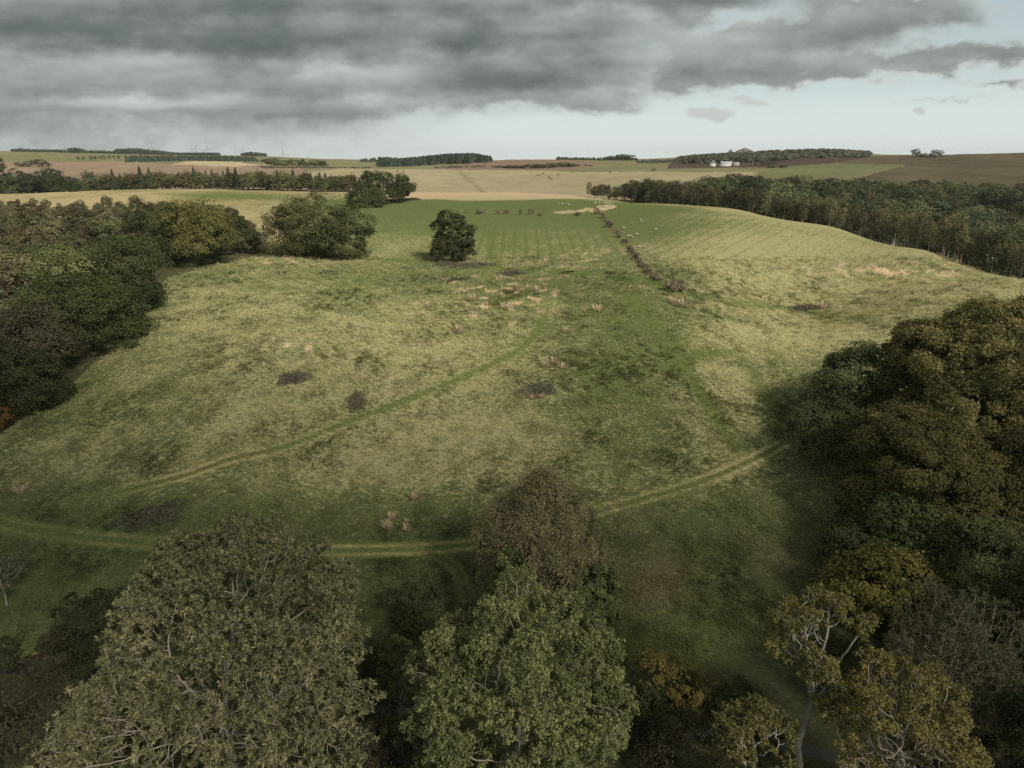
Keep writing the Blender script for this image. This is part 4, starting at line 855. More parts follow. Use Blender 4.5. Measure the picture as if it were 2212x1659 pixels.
# woods so far off that they read as one mass
def far_mass(name, spots, H, W, pal, q=110, kind='cone', leaf=None):
    Vs, Fs, Cs, n = [], [], [], 0; r2 = np.random.default_rng(len(spots))
    for (x, y, z, h) in spots:
        k = q; t = r2.random(k); th = r2.random(k) * 6.28
        if kind == 'cone': rr = W / 2 * (1 - t) ** .8 + .2; zz = h * (.08 + .92 * t)
        else: rr = W / 2 * np.sqrt(np.clip(1 - (2 * t - 1) ** 2, .05, 1)); zz = h * (.05 + .95 * t)
        rr = rr * r2.uniform(.8, 1.1, k); C = np.stack([x + np.cos(th) * rr, y + np.sin(th) * rr, z + zz], 1); N = unit(np.stack([np.cos(th), np.sin(th), .6 + 0 * th], 1) + .5 * rnd_dirs(r2, k))
        l = leaf or W * .30; V, Fq = leaf_quads(C, N, l, l * .75, r2); Vs.append(V); Fs.append(Fq + n); n += len(V); Cs.append(palette(pal, k, r2) * r2.uniform(.8, 1.2))
    o = link(name, quad_mesh(name, np.concatenate(Vs), np.concatenate(Fs), LEAF1, np.concatenate(Cs))); o['kind'] = 'stuff'; return o
def strip(r2, n, x0, x1, Y0, Y1, topf, hmax):
    out = []
    for _ in range(n):
        Dx = r2.uniform(x0, x1); Y = r2.uniform(Y0, Y1); x, y, z = pos(Dx, Y); top = topf(Dx) + r2.uniform(-.8, 1.6); h = float(zat(top, Y)) - z
        out.append((x, y, z, float(np.clip(h, hmax * .35, hmax))))
    return out
FARP = [(.030,.040,.030),(.043,.055,.040),(.056,.068,.048)]
FARB = [(.045,.048,.034),(.065,.066,.045),(.085,.082,.054)]
r2 = np.random.default_rng(9)
far_mass('plantation', strip(r2, 420, 815, 1060, 1180, 1440, lambda d: np.interp(d, [810,880,960,1020,1062],[350,341,333,331,338]), 17), 17, 8, FARP)
far_mass('plantation', strip(r2, 90, 780, 905, 1700, 1800, lambda d: np.interp(d, [780,820,905],[344,339,343]), 14), 14, 10, FARP, 70)
far_mass('plantation', strip(r2, 260, 275, 552, 1230, 1330, lambda d: np.interp(d, [275,300,420,480,552],[344,339,340,342,349]), 18), 18, 9, FARP, 100)
for (a, b, t0, t1, t2, n) in ((28,84,324,321,327,60),(88,150,327,325.5,327,60),(148,182,322,319,323,40),(250,378,323,320.5,330,150),(380,425,332,332,335,40),(424,472,333,330.5,333.5,60),(524,572,332,328.5,332,60),(180,255,331.5,331,331.5,50)):
    far_mass('hilltop_wood', strip(r2, n, a, b, 1925, 2010, lambda d, a=a, b=b, t0=t0, t1=t1, t2=t2: np.interp(d, [a, a*.65+b*.35, b], [t0, t1, t2]), 17), 15, 12, FARP, 60, 'round')
far_mass('hillside_wood', strip(r2, 330, 1462, 1880, 1130, 1400, lambda d: np.interp(d, [1460,1500,1560,1640,1740,1800,1860,1885],[345,335,331,336,338,332,336,344]), 12), 12, 11, FARB, 90, 'round')
far_mass('hillside_wood', strip(r2, 90, 1200, 1375, 1420, 1500, lambda d: np.interp(d, [1200,1240,1300,1330,1345,1375],[339,341,341,335,334,345]), 13), 13, 9, FARP, 80)
far_mass('hedgerow', strip(r2, 80, 560, 800, 1000, 1030, lambda d: 362, 4), 4, 5, FARB, 40, 'round')
far_mass('hedgerow', strip(r2, 60, 1375, 1470, 1180, 1260, lambda d: 352, 6), 5, 7, FARB, 50, 'round')
far_mass('hedgerow', strip(r2, 70, 930, 1280, 1010, 1040, lambda d: 367, 4), 3, 5, FARB, 30, 'round')
# far trees one can count
FT = [('oak_tree','dark tree on the picture edge above the pink-brown ploughland',-4,960,338,30,1),('oak_tree','small round bush-like tree on the ploughland edge, first of three',41,1120,349.5,14,1),('oak_tree','broad low tree on the ploughland edge, middle of three',60,1120,347.5,22,1),('oak_tree','tallest of three trees on the ploughland edge',90,1110,343,30,1),
 ('oak_tree','round-headed dark tree where the distant hill row begins',592,1050,341,44,1),('oak_tree','dark tree next to the round-headed one in the hill row',632,1060,344,36,0),('spruce_tree','spruce in the hill row above the shelter belt',655,1060,343,24,4),('oak_tree','dark tree near the end of the hill row',680,1070,345,36,1),('spruce_tree','last spruce of the hill row',700,1070,347,22,4),
 ('oak_tree','greyish tree first in the middle-distance thicket on the ridge',1082,985,362,26,2),('oak_tree','broad grey tree in the middle-distance thicket',1110,975,357,44,2),('oak_tree','darkest tree of the middle-distance thicket',1148,965,354,52,1),('oak_tree','low dark tree in the middle-distance thicket',1172,965,360,38,0),('alder_tree','brown tree at the upper side of the middle-distance thicket',1190,990,352,36,2),('alder_tree','brown tree near the end of the middle-distance thicket',1215,1000,351,36,2),('alder_tree','last brown tree of the middle-distance thicket',1238,1010,353,22,2),
 ('oak_tree','big round tree standing up among the distant conifers',1345,1330,333,44,1),('oak_tree','lone small tree in the far pasture towards the wood',1412,860,371,11,1),('oak_tree','small dark tree on the skyline slope before the brown hill',1415,1300,344,18,1),('oak_tree','bushy tree on the skyline slope before the brown hill',1432,1200,352,26,0),
 ('oak_tree','tall dark tree on the bare skyline, slimmer of the two',1978,1130,321,18,1),('oak_tree','round dark tree on the bare skyline, broader of the two',2020,1130,323,24,1),('hawthorn_bush','low bush between the two skyline trees',1997,1130,331,18,2),
 ('maple_tree','yellow-tinged tree beside the white cottages',1632,1060,350,11,3),('oak_tree','grey-green tree right of the cottages',1660,1040,349,26,2),('oak_tree','dark bush in the pale field below the cottages',1665,950,357,18,1),('oak_tree','dark round bush in the field edge below the brown hill',1690,960,356,16,1),('oak_tree','small tree on the brown hilltop beside the hipped barn',1578,1400,323,8,1),('oak_tree','little tree in front of the hipped barn',1606,1375,327,11,0),('oak_tree','tree clump on the brown hilltop past the barn',1658,1420,324.5,14,1),('oak_tree','lonely bush on the dip of the skyline',1876,1430,335,7,1),
 ('hawthorn_bush','dark bush among the ploughland hedges, beside the dark plantation',700+400,1010,364,14,0),('spruce_tree','conifer standing up from the middle of the right wood',1715,560,378,16,4),('oak_tree','isolated bush on the grey-green slope left of the thicket',985,1010,363,30,0)]
PX = [PR_[0], PR_[1], PBR[2], roundt(129, [(.12,.10,.03),(.17,.14,.04)], 9, 6), PC[0]]
for nm, lb, Dx, Y, top, Dw, k in FT:
    (x, y, z), H, W = size_at(Dx, Y, top, Dw); tm, cm, h0 = PX[k]; H = max(H, 2); w0 = (9, 9, 8, 6, 5.5)[k]
    put_tree(tm, cm, nm, lb, 'bush' if 'bush' in nm else 'tree', (x, y, z - .2), rng.uniform(0, 6), (W / w0, W / w0, H / h0))
for j, (Dx, top) in enumerate(zip([170,180,196,208,216,226,236,248,258,272,284,296,306,316], [341,338,339,340,338,337,339,337,338,336,338,337,339,338])):
    put(PS[j % 3], Dx + rng.uniform(-2, 2), 1340, max(9, float(zat(top, 1340)) - pos(Dx, 1340)[2]) / PS[j % 3][2], 'pine_tree', 'far thin-stemmed pine in the see-through row above the ploughland', 'see-through row of far pines', rng, sq=1.5)
# ---------------------------------------------------------------- bushes of the broken hedge, heather beds, tussocks
def plain(name, rough=.9):
    m = bpy.data.materials.new(name); nt = nodes_of(m); g = G(nt); b = g.n('ShaderNodeBsdfPrincipled'); g.put(b.inputs['Base Color'], g.attr('Col').outputs['Color']); b.inputs['Roughness'].default_value = rough
    nt.links.new(b.outputs[0], g.n('ShaderNodeOutputMaterial').inputs[0]); return m
COATS = plain('painted_and_plain')
THORN = [(.075,.060,.040),(.115,.092,.064),(.155,.125,.088)]
def bush_meshes(seed, pal, W=4.0, H=2.4, n=26, q=60, leaf=.34):
    r = np.random.default_rng(seed); L = [(0,0,H*.45,W*.35,W*.35,H*.5)] + [(r.uniform(-.3,.3)*W, r.uniform(-.3,.3)*W, H*r.uniform(.3,.6), W*.22, W*.22, H*.35) for _ in range(5)]
    V, Fq, C, P = blob_crown(r, L, n, W * .12, q, leaf, leaf * .5, pal, low=-.3); mb = MB(); c = np.array(BARKC['grey'])
    for e in P[:9]: mb.tube([(0, 0, -.2), e * np.array((.5, .5, .5)), e], [.09, .06, .03], 5, c)
    return mb.mesh('stem', BARK), crown_mesh(V, Fq, C)
BM = [bush_meshes(201, THORN), bush_meshes(202, THORN), bush_meshes(203, DARKG)]
def bush(k, Dx, Dy, Dw, Dh, name, label, group=None):
    x, y = hit(Dx, Dy, 40); z = float(height(x, y)); dep = project(x, y, z)[2]; s = dep / F / 2.16
    t = thing(name, label, 'bush', (x, y, z - .05), random.Random(Dx).uniform(0, 6), (Dw * s / 4, Dw * s / 4, Dh * s / 2.4), group)
    link('stem', BM[k][0], t); link('crown', BM[k][1], t)
HB = [(1302,470,14,15,'top bush of the broken hedge, below the bleached bracken'),(1290,462,16,13,'pale brown bush amid the bleached bracken at the hedge top'),(1316,491,20,17,'second bush down the broken hedge, widest of its upper half'),(1336,512,17,16,'dark brown bush in the upper middle of the broken hedge'),(1350,524,12,9,'low small bush in the middle of the broken hedge'),(1363,544,14,13,'round near-black bush halfway down the broken hedge'),(1374,560,18,17,'bush right below the round near-black one in the hedge'),(1387,577,16,13,'scraggy bush in the lower middle of the broken hedge'),(1398,590,18,12,'flattened bush above the big end bush of the hedge'),(1420,607,30,15,'spreading low thorn joined to the big end bush of the hedge'),(1456,630,44,32,'biggest brown thorn bush at the lower end of the broken hedge')]
for i, (a, b, w, h, lb) in enumerate(HB): bush(0 if i % 3 else 1, a, b, w * .85, h * .85, 'thorn_bush', lb)
RB = [(976,456,8,6,'first tiny bush in the row across the upper green field'),(990,457,7,5,'second tiny bush in the upper green field row'),(1008,460,9,6,'faint bush in the upper green field row beside the reddish one'),(1037,461,22,11,'widest reddish bush in the row across the upper green field'),(1077,461,13,11,'dark bush left of the pair in the upper field row'),(1093,462,13,11,'dark bush right of the pair in the upper field row'),(1125,464,10,17,'thin bare sapling in the upper field row'),(1148,463,14,15,'darkest upright bush in the upper field row'),(1167,466,12,7,'last low bush of the upper field row, before the bracken'),(1248,466,18,9,'low brown bush in front of the bleached bracken'),(1320,590,30,5,'flat heather strip on the bank beside the lower hedge')]
for i, (a, b, w, h, lb) in enumerate(RB): bush(0, a, b, w * .9, h * .8, 'thorn_bush', lb)
def patch(Dx, Dy, rx, ry, h, pal, name, label, cat, n=900, leaf=.32):
    """A low bed of heather or bramble, an irregular mound of short sprigs."""
    r = np.random.default_rng(int(Dx * 7 + Dy)); x0, y0 = hit(Dx, Dy); z0 = float(height(x0, y0)); dep = project(x0, y0, z0)[2]; s = dep / F / 2.16
    t = float(slope(Dy)); wx = rx * s; wy = ry * s / max(.12, math.sin(math.atan(t)) )
    th = r.random(n) * 6.28; rad = np.sqrt(r.random(n)); edge = .72 + .3 * np.sin(2 * th + 1) + .16 * np.sin(5 * th + Dx)
    px = x0 + np.cos(th) * rad * edge * wx; py = y0 + np.sin(th) * rad * edge * wy; hh = h * (1 - rad ** 2 * .8) * r.uniform(.25, 1, n)
    C = np.stack([px - x0, py - y0, height(px, py) - z0 + hh * .7], 1); d = unit(rnd_dirs(r, n) * .8 + np.array((0, 0, .9))); N = unit(np.cross(d, rnd_dirs(r, n)) + np.array((.2, -.35, .6)))
    V, Fq = leaf_quads(C, N, leaf * 1.5, leaf * .6, r, d); me = quad_mesh(name, V, Fq, BLADE, palette(pal, n, r)); return tag(link(name, me, None, (x0, y0, z0)), label, cat)
HEA = [(.095,.085,.063),(.14,.124,.092),(.19,.168,.125)]
patch(635,818,36,13,.7,HEA,'heather_patch','oval dark heather bed alone on the open slope','heather',1500)
patch(1160,843,44,17,.5,[(.10,.095,.065),(.17,.16,.11)],'sedge_patch','greyish sedge bed on the middle of the slope with a few pale stalks','sedge',1000)
patch(770,866,24,24,.6,[(.11,.10,.062),(.17,.15,.09)],'bramble_patch','faint brown bramble bed just above the upper track','bramble',600)
patch(325,1115,80,26,.8,[(.08,.075,.05),(.125,.112,.08),(.17,.15,.11)],'bramble_patch','large grey-brown bramble bed between the two tracks','bramble',1500)
patch(958,571,26,5.5,.8,HEA,'heather_patch','heather bed under the lone oak on its trackless side','heather',900,.4); patch(1020,573,46,5,.8,HEA,'heather_patch','long heather bed under the lone oak reaching along the bank','heather',1100,.4)
patch(1103,590,27,7,.7,HEA,'heather_patch','brown-black heather bed on the bank past the lone oak','heather',800,.4); patch(1225,589,16,3,.5,DARKG,'heather_patch','small dark green bed on the bank towards the hedge end','heather',400,.35)
patch(1738,666,33,6,.7,HEA,'heather_patch','slanting narrow heather bed on the straw slope above the beeches','heather',900,.36); patch(772,548,28,6,.7,DARKG,'nettle_bed','dark nettle bed in the shade of the spreading sycamore crown','nettles',600,.4)
patch(985,603,34,7,.4,[(.055,.06,.03),(.1,.095,.05)],'sedge_patch','sedge bed with bleached tufts below the lone oak','sedge',700,.36)
patch(870,432,40,6,1.0,DARKG,'nettle_bed','dark undergrowth spilling from the crest clump','nettles',1500,.6)
def tussock_mesh(seed, n=70):
    r = np.random.default_rng(seed); a = r.random(n) * 6.28; rad = .42 * np.sqrt(r.random(n)); b = np.stack([np.cos(a) * rad, np.sin(a) * rad, np.zeros(n)], 1)
    d = unit(np.stack([np.cos(a) * .5 + .25, np.sin(a) * .5, .9 + 0 * a], 1) + .25 * rnd_dirs(r, n)); L = r.uniform(.6, 1.15, n)[:, None]; s = unit(np.cross(d, (0, 0, 1.0))) * .035
    tip = b + d * L; V = np.stack([b - s, b + s, tip + s * .5, tip - s * .5], 1).reshape(-1, 3); Fq = np.arange(n * 4).reshape(n, 4); return quad_mesh('tussock', V, Fq, BLADE, palette([(.42,.32,.20),(.54,.43,.28),(.62,.51,.35)], n, r))
TM = [tussock_mesh(1), tussock_mesh(2), tussock_mesh(3)]
TU = [(895,1078,22,'round orange-tan tussock alone above the leaning pair'),(846,1120,16,'upper tussock of the leaning orange pair near the lower track'),(839,1142,20,'lower tussock of the leaning orange pair near the lower track'),(878,1146,16,'pale tussock beside the leaning orange pair'),(963,1120,9,'thin yellow tussock between the leaning pair and the brown birch'),(46,1065,22,'tan tussock at the picture edge below the upper track'),(1021,650,16,'bleached tussock by itself in the green hollow'),(1223,718,14,'bleached tussock beside the top bend of the track'),(992,720,20,'pinkish tussock left of the track on the mid slope'),(1073,723,10,'small tussock just left of the track on the mid slope'),(876,792,12,'pinkish tussock above the upper track'),(1117,625,16,'upright bleached tussock on the green rise'),(1160,629,14,'low bleached tussock on the green rise next to the upright one'),(1095,669,18,'bleached tussock on the green rise below the upright one'),(1105,582,12,'bleached tuft behind the bank heather'),(905,684,14,'pale tussock on the straw slope below the lone oak'),(925,664,14,'pale tussock nearer the lone oak on the straw slope'),(1178,792,15,'left tuft of the broken ring of bleached grass'),(1198,786,16,'top tuft of the broken ring of bleached grass'),(1215,795,14,'right tuft of the broken ring of bleached grass'),(1452,655,16,'bleached tuft below the big end bush of the hedge'),(1475,660,14,'bleached tuft where the bank leaves the hedge'),(1780,667,18,'pale tussock at the end of the slanting heather bed'),(880,1128,8,'tiny pale tuft near the leaning orange pair'),(1150,862,12,'pale stalks standing in the sedge bed, left'),(1172,860,11,'pale stalks standing in the sedge bed, right'),(790,820,10,'small pale tuft on the straw slope above the track'),(1290,672,16,'low pale tussock on the green rise near the dark track')]
for i, (a, b, w, lb) in enumerate(TU):
    x, y = hit(a, b); z = float(height(x, y)); s = w * project(x, y, z)[2] / F / 2.16
    o = link('grass_tussock', TM[i % 3], None, (x, y, z - .03)); o.rotation_euler = (0, 0, i * 1.7 if i % 4 else 0); o.scale = (s, s, s * 1.0); tag(o, lb, 'grass tussock')

# ---------------------------------------------------------------- rough grass standing on the pasture
def pasture_grass(n=190000, seed=4):
    r = np.random.default_rng(seed); Dy = 555 + (1659 - 555) * r.random(n) ** .95; Dx = r.uniform(-30, 2242, n)
    t = slope(Dy); a = acol(Dx, t); lo, hi = np.full(n, 30.0), np.full(n, 420.0)      # first crossing by bisection on a finely stepped front
    Y = np.full(n, np.nan); prev = 30.0
    for yy in np.exp(np.linspace(math.log(31), math.log(400), 160)):
        m = np.isnan(Y) & (height0(a * yy, np.full(n, yy)) > CAMZ - t * yy); Y[m] = yy - r.random(m.sum()) * (yy - prev); prev = yy
    ok = ~np.isnan(Y); Dx, Dy, a, Y = Dx[ok], Dy[ok], a[ok], Y[ok]; x = a * Y; z = height(x, Y)
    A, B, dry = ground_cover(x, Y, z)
    d, _ = seg_dist(x, Y, STREAM); k = d > 3.0
    for nm in ('upper', 'lower', 'spur'): k &= seg_dist(x, Y, TRACKS[nm][0])[0] > (1.5 if nm != 'spur' else .9)
    for nm in ('dark_a', 'dark_b', 'bank'): k &= (seg_dist(x, Y, TRACKS[nm][0])[0] > 1.3) | (r.random(len(x)) < .45)
    cl = fbm(x / 1.7, Y / 2.4, 61, 2); k &= r.random(len(x)) < (.38 + .8 * smooth(.38, .66, cl)); k &= A[:, 1] > .06
    x, Y, z, A, B, dry, cl = x[k], Y[k], z[k], A[k], B[k], dry[k], cl[k]; m = len(x); nb = 5
    f = np.clip(dry + .9 * (fbm(x / 3.1, Y / 3.1, 71, 2) - .5) + r.normal(0, .12, m), 0, 1); col = A * (1 - f[:, None]) + B * f[:, None]
    sc = np.clip(Y / 110, .75, 1.9) * (.55 + .75 * cl) * r.uniform(.7, 1.3, m)
    i = np.repeat(np.arange(m), nb); lean = .9 * fbm(x / 14, Y / 14, 81, 2)[i] * 6.28 - .9 + r.normal(0, .45, m * nb); kx = r.uniform(.5, 1.25, m * nb)
    b = np.stack([x[i] + r.normal(0, .22, m * nb) * sc[i], Y[i] + r.normal(0, .22, m * nb) * sc[i], z[i] - .03], 1)
    d = unit(np.stack([np.cos(lean) * kx, np.sin(lean) * kx * .6, np.full(m * nb, .75)], 1)); L = (.58 * sc[i] * r.uniform(.6, 1.3, m * nb))[:, None]
    s = np.stack([-np.sin(lean), np.cos(lean), 0 * lean], 1) * (.052 * sc[i])[:, None] + np.array((.024, 0, 0)) * sc[i][:, None]; mid = b + d * L * .55; tip = b + d * L + np.array((0, 0, -.14)) * L
    V = np.stack([b, mid + s, tip, mid - s], 1).reshape(-1, 3); c = col[i] * r.uniform(1.05, 1.7, (m * nb, 1)) * (1 + .45 * smooth(.45, .8, f[i]))[:, None]
    o = link('pasture_grass', quad_mesh('pasture_grass', V, np.arange(m * nb * 4).reshape(-1, 4), BLADE, c)); o['kind'] = 'stuff'
pasture_grass()

# ---------------------------------------------------------------- sheep and cattle
def beast(L, Hh, wool, face, leg, fat, grazing):
    mb = MB(); zb = Hh * .62; rx = L * fat
    mb.tube([(-L*.42,0,zb*.98),(-L*.38,0,zb),(-L*.2,0,zb*1.0),(0,0,zb*.97),(L*.2,0,zb*1.0),(L*.36,0,zb*1.04),(L*.42,0,zb*1.06)], [.02,rx*.72,rx,rx*1.02,rx*.98,rx*.7,rx*.45], 8, wool)
    hz = Hh * .22 if grazing else Hh * 1.02; hx = L * .66
    mb.tube([(L*.34,0,zb*1.08),(L*.48,0,(zb*1.1+hz)/2),(hx,0,hz+.02),(hx+L*.14,0,hz-L*.05)], [rx*.5,rx*.36,rx*.32,rx*.16], 6, face)
    for ey in (-1, 1): mb.tube([(hx-.02,ey*rx*.25,hz+.05),(hx-.04,ey*rx*.62,hz+.03)], [rx*.12,rx*.03], 4, face)
    for fx, k in ((.28, 1), (-.30, 0)):
        for fy in (-1, 1):
            y = fy * rx * .5; kx = L * fx
            mb.tube([(kx,y,zb*.95),(kx+(.02 if k else -.05)*L,y,zb*.5),(kx+(0 if k else .02)*L,y,.03),(kx+.03*L,y,-.02)], [rx*.38,rx*.17,rx*.12,rx*.13], 6, leg)
    mb.tube([(-L*.41,0,zb*1.1),(-L*.46,0,zb*.8),(-L*.47,0,zb*.55)], [rx*.12,rx*.10,rx*.07], 4, wool)
    return mb
SHE = [beast(1.15,.85,(.42,.39,.32),(.38,.35,.29),(.25,.22,.18),.27,g).mesh('sheep', COATS, True) for g in (True, False)]
COW = [beast(2.2,1.4,(.018,.016,.015),(.016,.015,.014),(.016,.015,.014),.19,g).mesh('cow', COATS, True) for g in (True, False)]
z2 = lambda a, b: (707.8 + .36 * a, 265.4 + .36 * b)
SP_ = [(1432,488),(1408,490),(1382,490),(1448,496),(1630,485),(1605,488),(1705,500),(1757,495),(1875,585),(1882,600),(1775,635),(1805,685),(1822,688),(1857,675),(1970,645),(1870,750)]
SL = ['sheep furthest along the bracken edge','sheep in the middle of the bracken edge group','sheep closest to the field row at the bracken edge','sheep lowest of the bracken edge group','white sheep just past the hedge top','second white sheep just past the hedge top','sheep by itself under the wood corner, nearer the hedge','sheep by itself under the wood corner, further from the hedge','upper sheep of the close pair in the middle of the side field','lower sheep of the close pair in the middle of the side field','sheep close beside the hedge, above the trio','first sheep of the trio beside the hedge','middle sheep of the trio beside the hedge','last sheep of the trio beside the hedge','sheep standing apart in the side field, out from the hedge','lowest sheep of the side field, level with the round near-black bush']
rr = random.Random(3)
for i, ((a, b), lb) in enumerate(zip(SP_, SL)):
    x, y = hit(*z2(a, b), 100); o = link('sheep', SHE[i % 2], None, (x, y, float(height(x, y)))); o.rotation_euler = (0, 0, rr.uniform(0, 6.28)); tag(o, 'white ' + lb if not lb.startswith(('white', 'second')) else lb, 'sheep', 'sheep in the upper fields')
for i, ((a, b), lb) in enumerate(zip([(185,300),(532,388),(680,342)], ['sheep on the far pasture beside the crest clump, highest up','sheep low on the far pasture next to the crest clump','sheep on the open middle of the far pasture'])):
    x, y = hit(*z2(a, b), 500); o = link('sheep', SHE[i % 2], None, (x, y, float(height(x, y)))); o.rotation_euler = (0, 0, rr.uniform(0, 6.28)); o.scale = (1.3,) * 3; tag(o, 'white ' + lb, 'sheep', 'sheep on the far pasture')
for i, ((a, b), lb) in enumerate(zip([(418,292),(456,293),(1260,318),(1290,308),(1328,332),(1342,342),(1385,316),(1694,300)], ['black cow beside its fellow at the top of the far pasture, nearer the clump','black cow beside its fellow at the top of the far pasture, nearer the furrow','black cow at the outer end of the herd, nearest the furrow','black cow highest up in the herd','black cow in the middle of the herd','black cow lowest down in the herd','black cow at the end of the herd towards the wood','black cow grazing apart from the herd, above the wood'])):
    x, y = hit(*z2(a, b), 500); o = link('cow', COW[i % 2], None, (x, y, float(height(x, y)))); o.rotation_euler = (0, 0, rr.choice((0, 3.14)) + rr.uniform(-.5, .5)); o.scale = (1.15,) * 3; tag(o, lb, 'cow', 'black cattle on the far pasture')

# ---------------------------------------------------------------- wind turbines on the hills
mb = MB(); WT = (.27, .285, .295); mb.tube([(0,0,-40),(0,0,0),(0,0,30),(0,0,60)], [2.6,2.4,1.9,1.4], 10, WT); TOW = mb.mesh('tower', COATS, True)
mb = MB(); mb.tube([(0,-3.2,61),(0,-2.6,61),(0,0,61),(0,4.5,61),(0,5,61)], [.5,1.5,1.8,1.7,.8], 8, WT); NAC = mb.mesh('nacelle', COATS, True)
mb = MB(); n_ = 9; tt = np.linspace(0, 1, n_); ch = np.interp(tt, [0,.08,.25,1], [1.2,1.5,2.6,.7]); Lr = 41
for i in range(n_ - 1):
    r0, r1 = 1.2 + tt[i] * Lr, 1.2 + tt[i+1] * Lr; c0, c1 = ch[i], ch[i+1]; d0, d1 = .5 * (1 - tt[i]) + .12, .5 * (1 - tt[i+1]) + .12
    Vb = [(-c0*.4,-d0,r0),(c0*.6,-d0*.2,r0),(c0*.1,d0,r0),(-c0*.5,d0*.3,r0),(-c1*.4,-d1,r1),(c1*.6,-d1*.2,r1),(c1*.1,d1,r1),(-c1*.5,d1*.3,r1)]; mb.add(Vb, [(0,1,5,4),(1,2,6,5),(2,3,7,6),(3,0,4,7)] + ([(4,5,6,7)] if i == n_ - 2 else []), WT)
BLA = mb.mesh('blade', COATS)
zz = lambda a, b: (a * .36, 265.4 + .36 * b)
TB = [(142,152,.5,1.0,'wind turbine behind the first hilltop wood, towards the picture edge'),(172,157,1.3,.7,'dim wind turbine just past the first hilltop wood'),(400,152,.2,1.0,'wind turbine behind the spiky spruces on the skyline'),(392,163,.9,.6,'small dim wind turbine in front of the spiky spruces'),(625,168,.0,1.0,'wind turbine alone between the spruces and the long hilltop wood'),(718,156,.7,.8,'wind turbine at the near end of the long hilltop wood'),(787,148,.1,.5,'stub of a wind turbine rising over the long hilltop wood'),(925,150,1.95,1.15,'large wind turbine over the middle of the long hilltop wood'),(965,158,.5,.7,'small wind turbine beside the large one at the long wood'),(1158,168,.0,.8,'lower-left wind turbine of the close group of four'),(1180,157,.55,1.15,'wind turbine with raised rotor, second of the close group of four'),(1217,170,1.2,.8,'half-sunk wind turbine in the close group of four'),(1254,152,1.9,1.25,'tallest wind turbine, last of the close group of four'),(1418,178,.1,.5,'thin distant wind turbine before the domed copse'),(1465,170,.25,1.0,'wind turbine beside the domed copse'),(1702,182,1.95,1.1,'solitary wind turbine on the falling skyline past the domed copse'),(1786,206,.6,.7,'wind turbine sunk behind the falling skyline, first'),(1856,208,.2,.5,'faintest wind turbine, furthest down the skyline')]
for a, b, ph, s, lb in TB:
    Dx, Dy = zz(a, b); Y = 4700 / max(s, .62); x, y, z = pos(Dx, Y); hub = float(zat(Dy, Y)); t = thing('wind_turbine', lb, 'wind turbine', (x, y, hub - 61), math.atan2(-x, y) * .0 + rr.uniform(-.35, .35), 1, 'wind turbines on the skyline')
    link('tower', TOW, t); link('nacelle', NAC, t)
    for k in range(3):
        o = link('blade', BLA, t, (0, -2.8, 61)); o.rotation_euler = (0, ph + k * 2.0944, 0)

# ---------------------------------------------------------------- cottages, barn, posts
WHITE, SLATE, STONE = (.60,.59,.56), (.20,.21,.22), (.36,.33,.28)
def house(name, label, Dx, Y, Dy, L, W, H, roof, rz, wall, roofc, hip=False, chim=True, nwin=3):
    x, y, z = pos(Dx, Y); z = max(z, float(zat(Dy, Y))) if Dy else z; t = thing(name, label, 'house' if 'cottage' in name else 'barn', (x, y, z - .3), rz)
    mb = MB(); mb.box((-L/2,-W/2,-2.5),(L/2,W/2,H), wall)
    if not hip:
        for sx in (-1, 1): mb.add([(sx*L/2,-W/2,H),(sx*L/2,W/2,H),(sx*L/2,.01,H+roof),(sx*L/2,-.01,H+roof)], [(0,1,2,3)], wall)
    link('wall', mb.mesh('wall', COATS), t); e = .35; mb = MB(); hp = W * .75 if hip else 0; th = .18
    for sy in (-1, 1):
        a = [(-L/2-e,sy*(W/2+e),H-.12),(L/2+e,sy*(W/2+e),H-.12),(L/2+e-hp,0,H+roof+.06),(-L/2-e+hp,0,H+roof+.06)]; mb.add(a + [(p[0],p[1],p[2]+th) for p in a], [(0,1,2,3),(4,5,6,7),(0,1,5,4),(1,2,6,5),(3,0,4,7)], roofc)
    if hip:
        for sx in (-1, 1): mb.add([(sx*(L/2+e),-W/2-e,H-.1),(sx*(L/2+e),W/2+e,H-.1),(sx*(L/2+e-hp),.05,H+roof+.25),(sx*(L/2+e-hp),-.05,H+roof+.25)], [(0,1,2,3)], roofc)
    ro = link('roof', mb.mesh('roof', COATS), t)
    if chim:
        for sx in (-1, 1): mb = MB(); mb.box((sx*(L/2-.6)-.35,-.4,H+roof-.5),(sx*(L/2-.6)+.35,.4,H+roof+1.2), wall); link('chimney', mb.mesh('chimney', COATS), ro)
    for k in range(nwin):
        wx = -L/2 + L * (k + .5) / nwin; mb = MB(); mb.box((wx-.5,-W/2-.04,1.0),(wx+.5,-W/2+.05,2.2), (.05,.055,.06)); link('window', mb.mesh('window', COATS), t)
    return t
house('cottage', 'whitewashed cottage with its gable end turned this way, by the hillside wood', 1540, 1085, 0, 8, 6.5, 4.2, 3.2, 1.0, WHITE, SLATE)
house('cottage', 'long low whitewashed cottage with grey slates, next to the gabled one', 1568, 1080, 0, 17, 6.5, 3.6, 3.2, .12, WHITE, (.33,.34,.34), nwin=5)
house('barn', 'small tan stone outbuilding at the end of the long white cottage', 1590, 1075, 0, 8, 6, 2.8, 2.2, -.2, (.40,.34,.24), (.34,.30,.23), chim=False, nwin=1)
house('barn', 'grey-brown barn with a hipped roof on the brown hilltop', 1608, 1480, 331.5, 30, 20, 4.5, 7, .25, (.30,.28,.24), (.14,.13,.115), hip=True, chim=False, nwin=0)
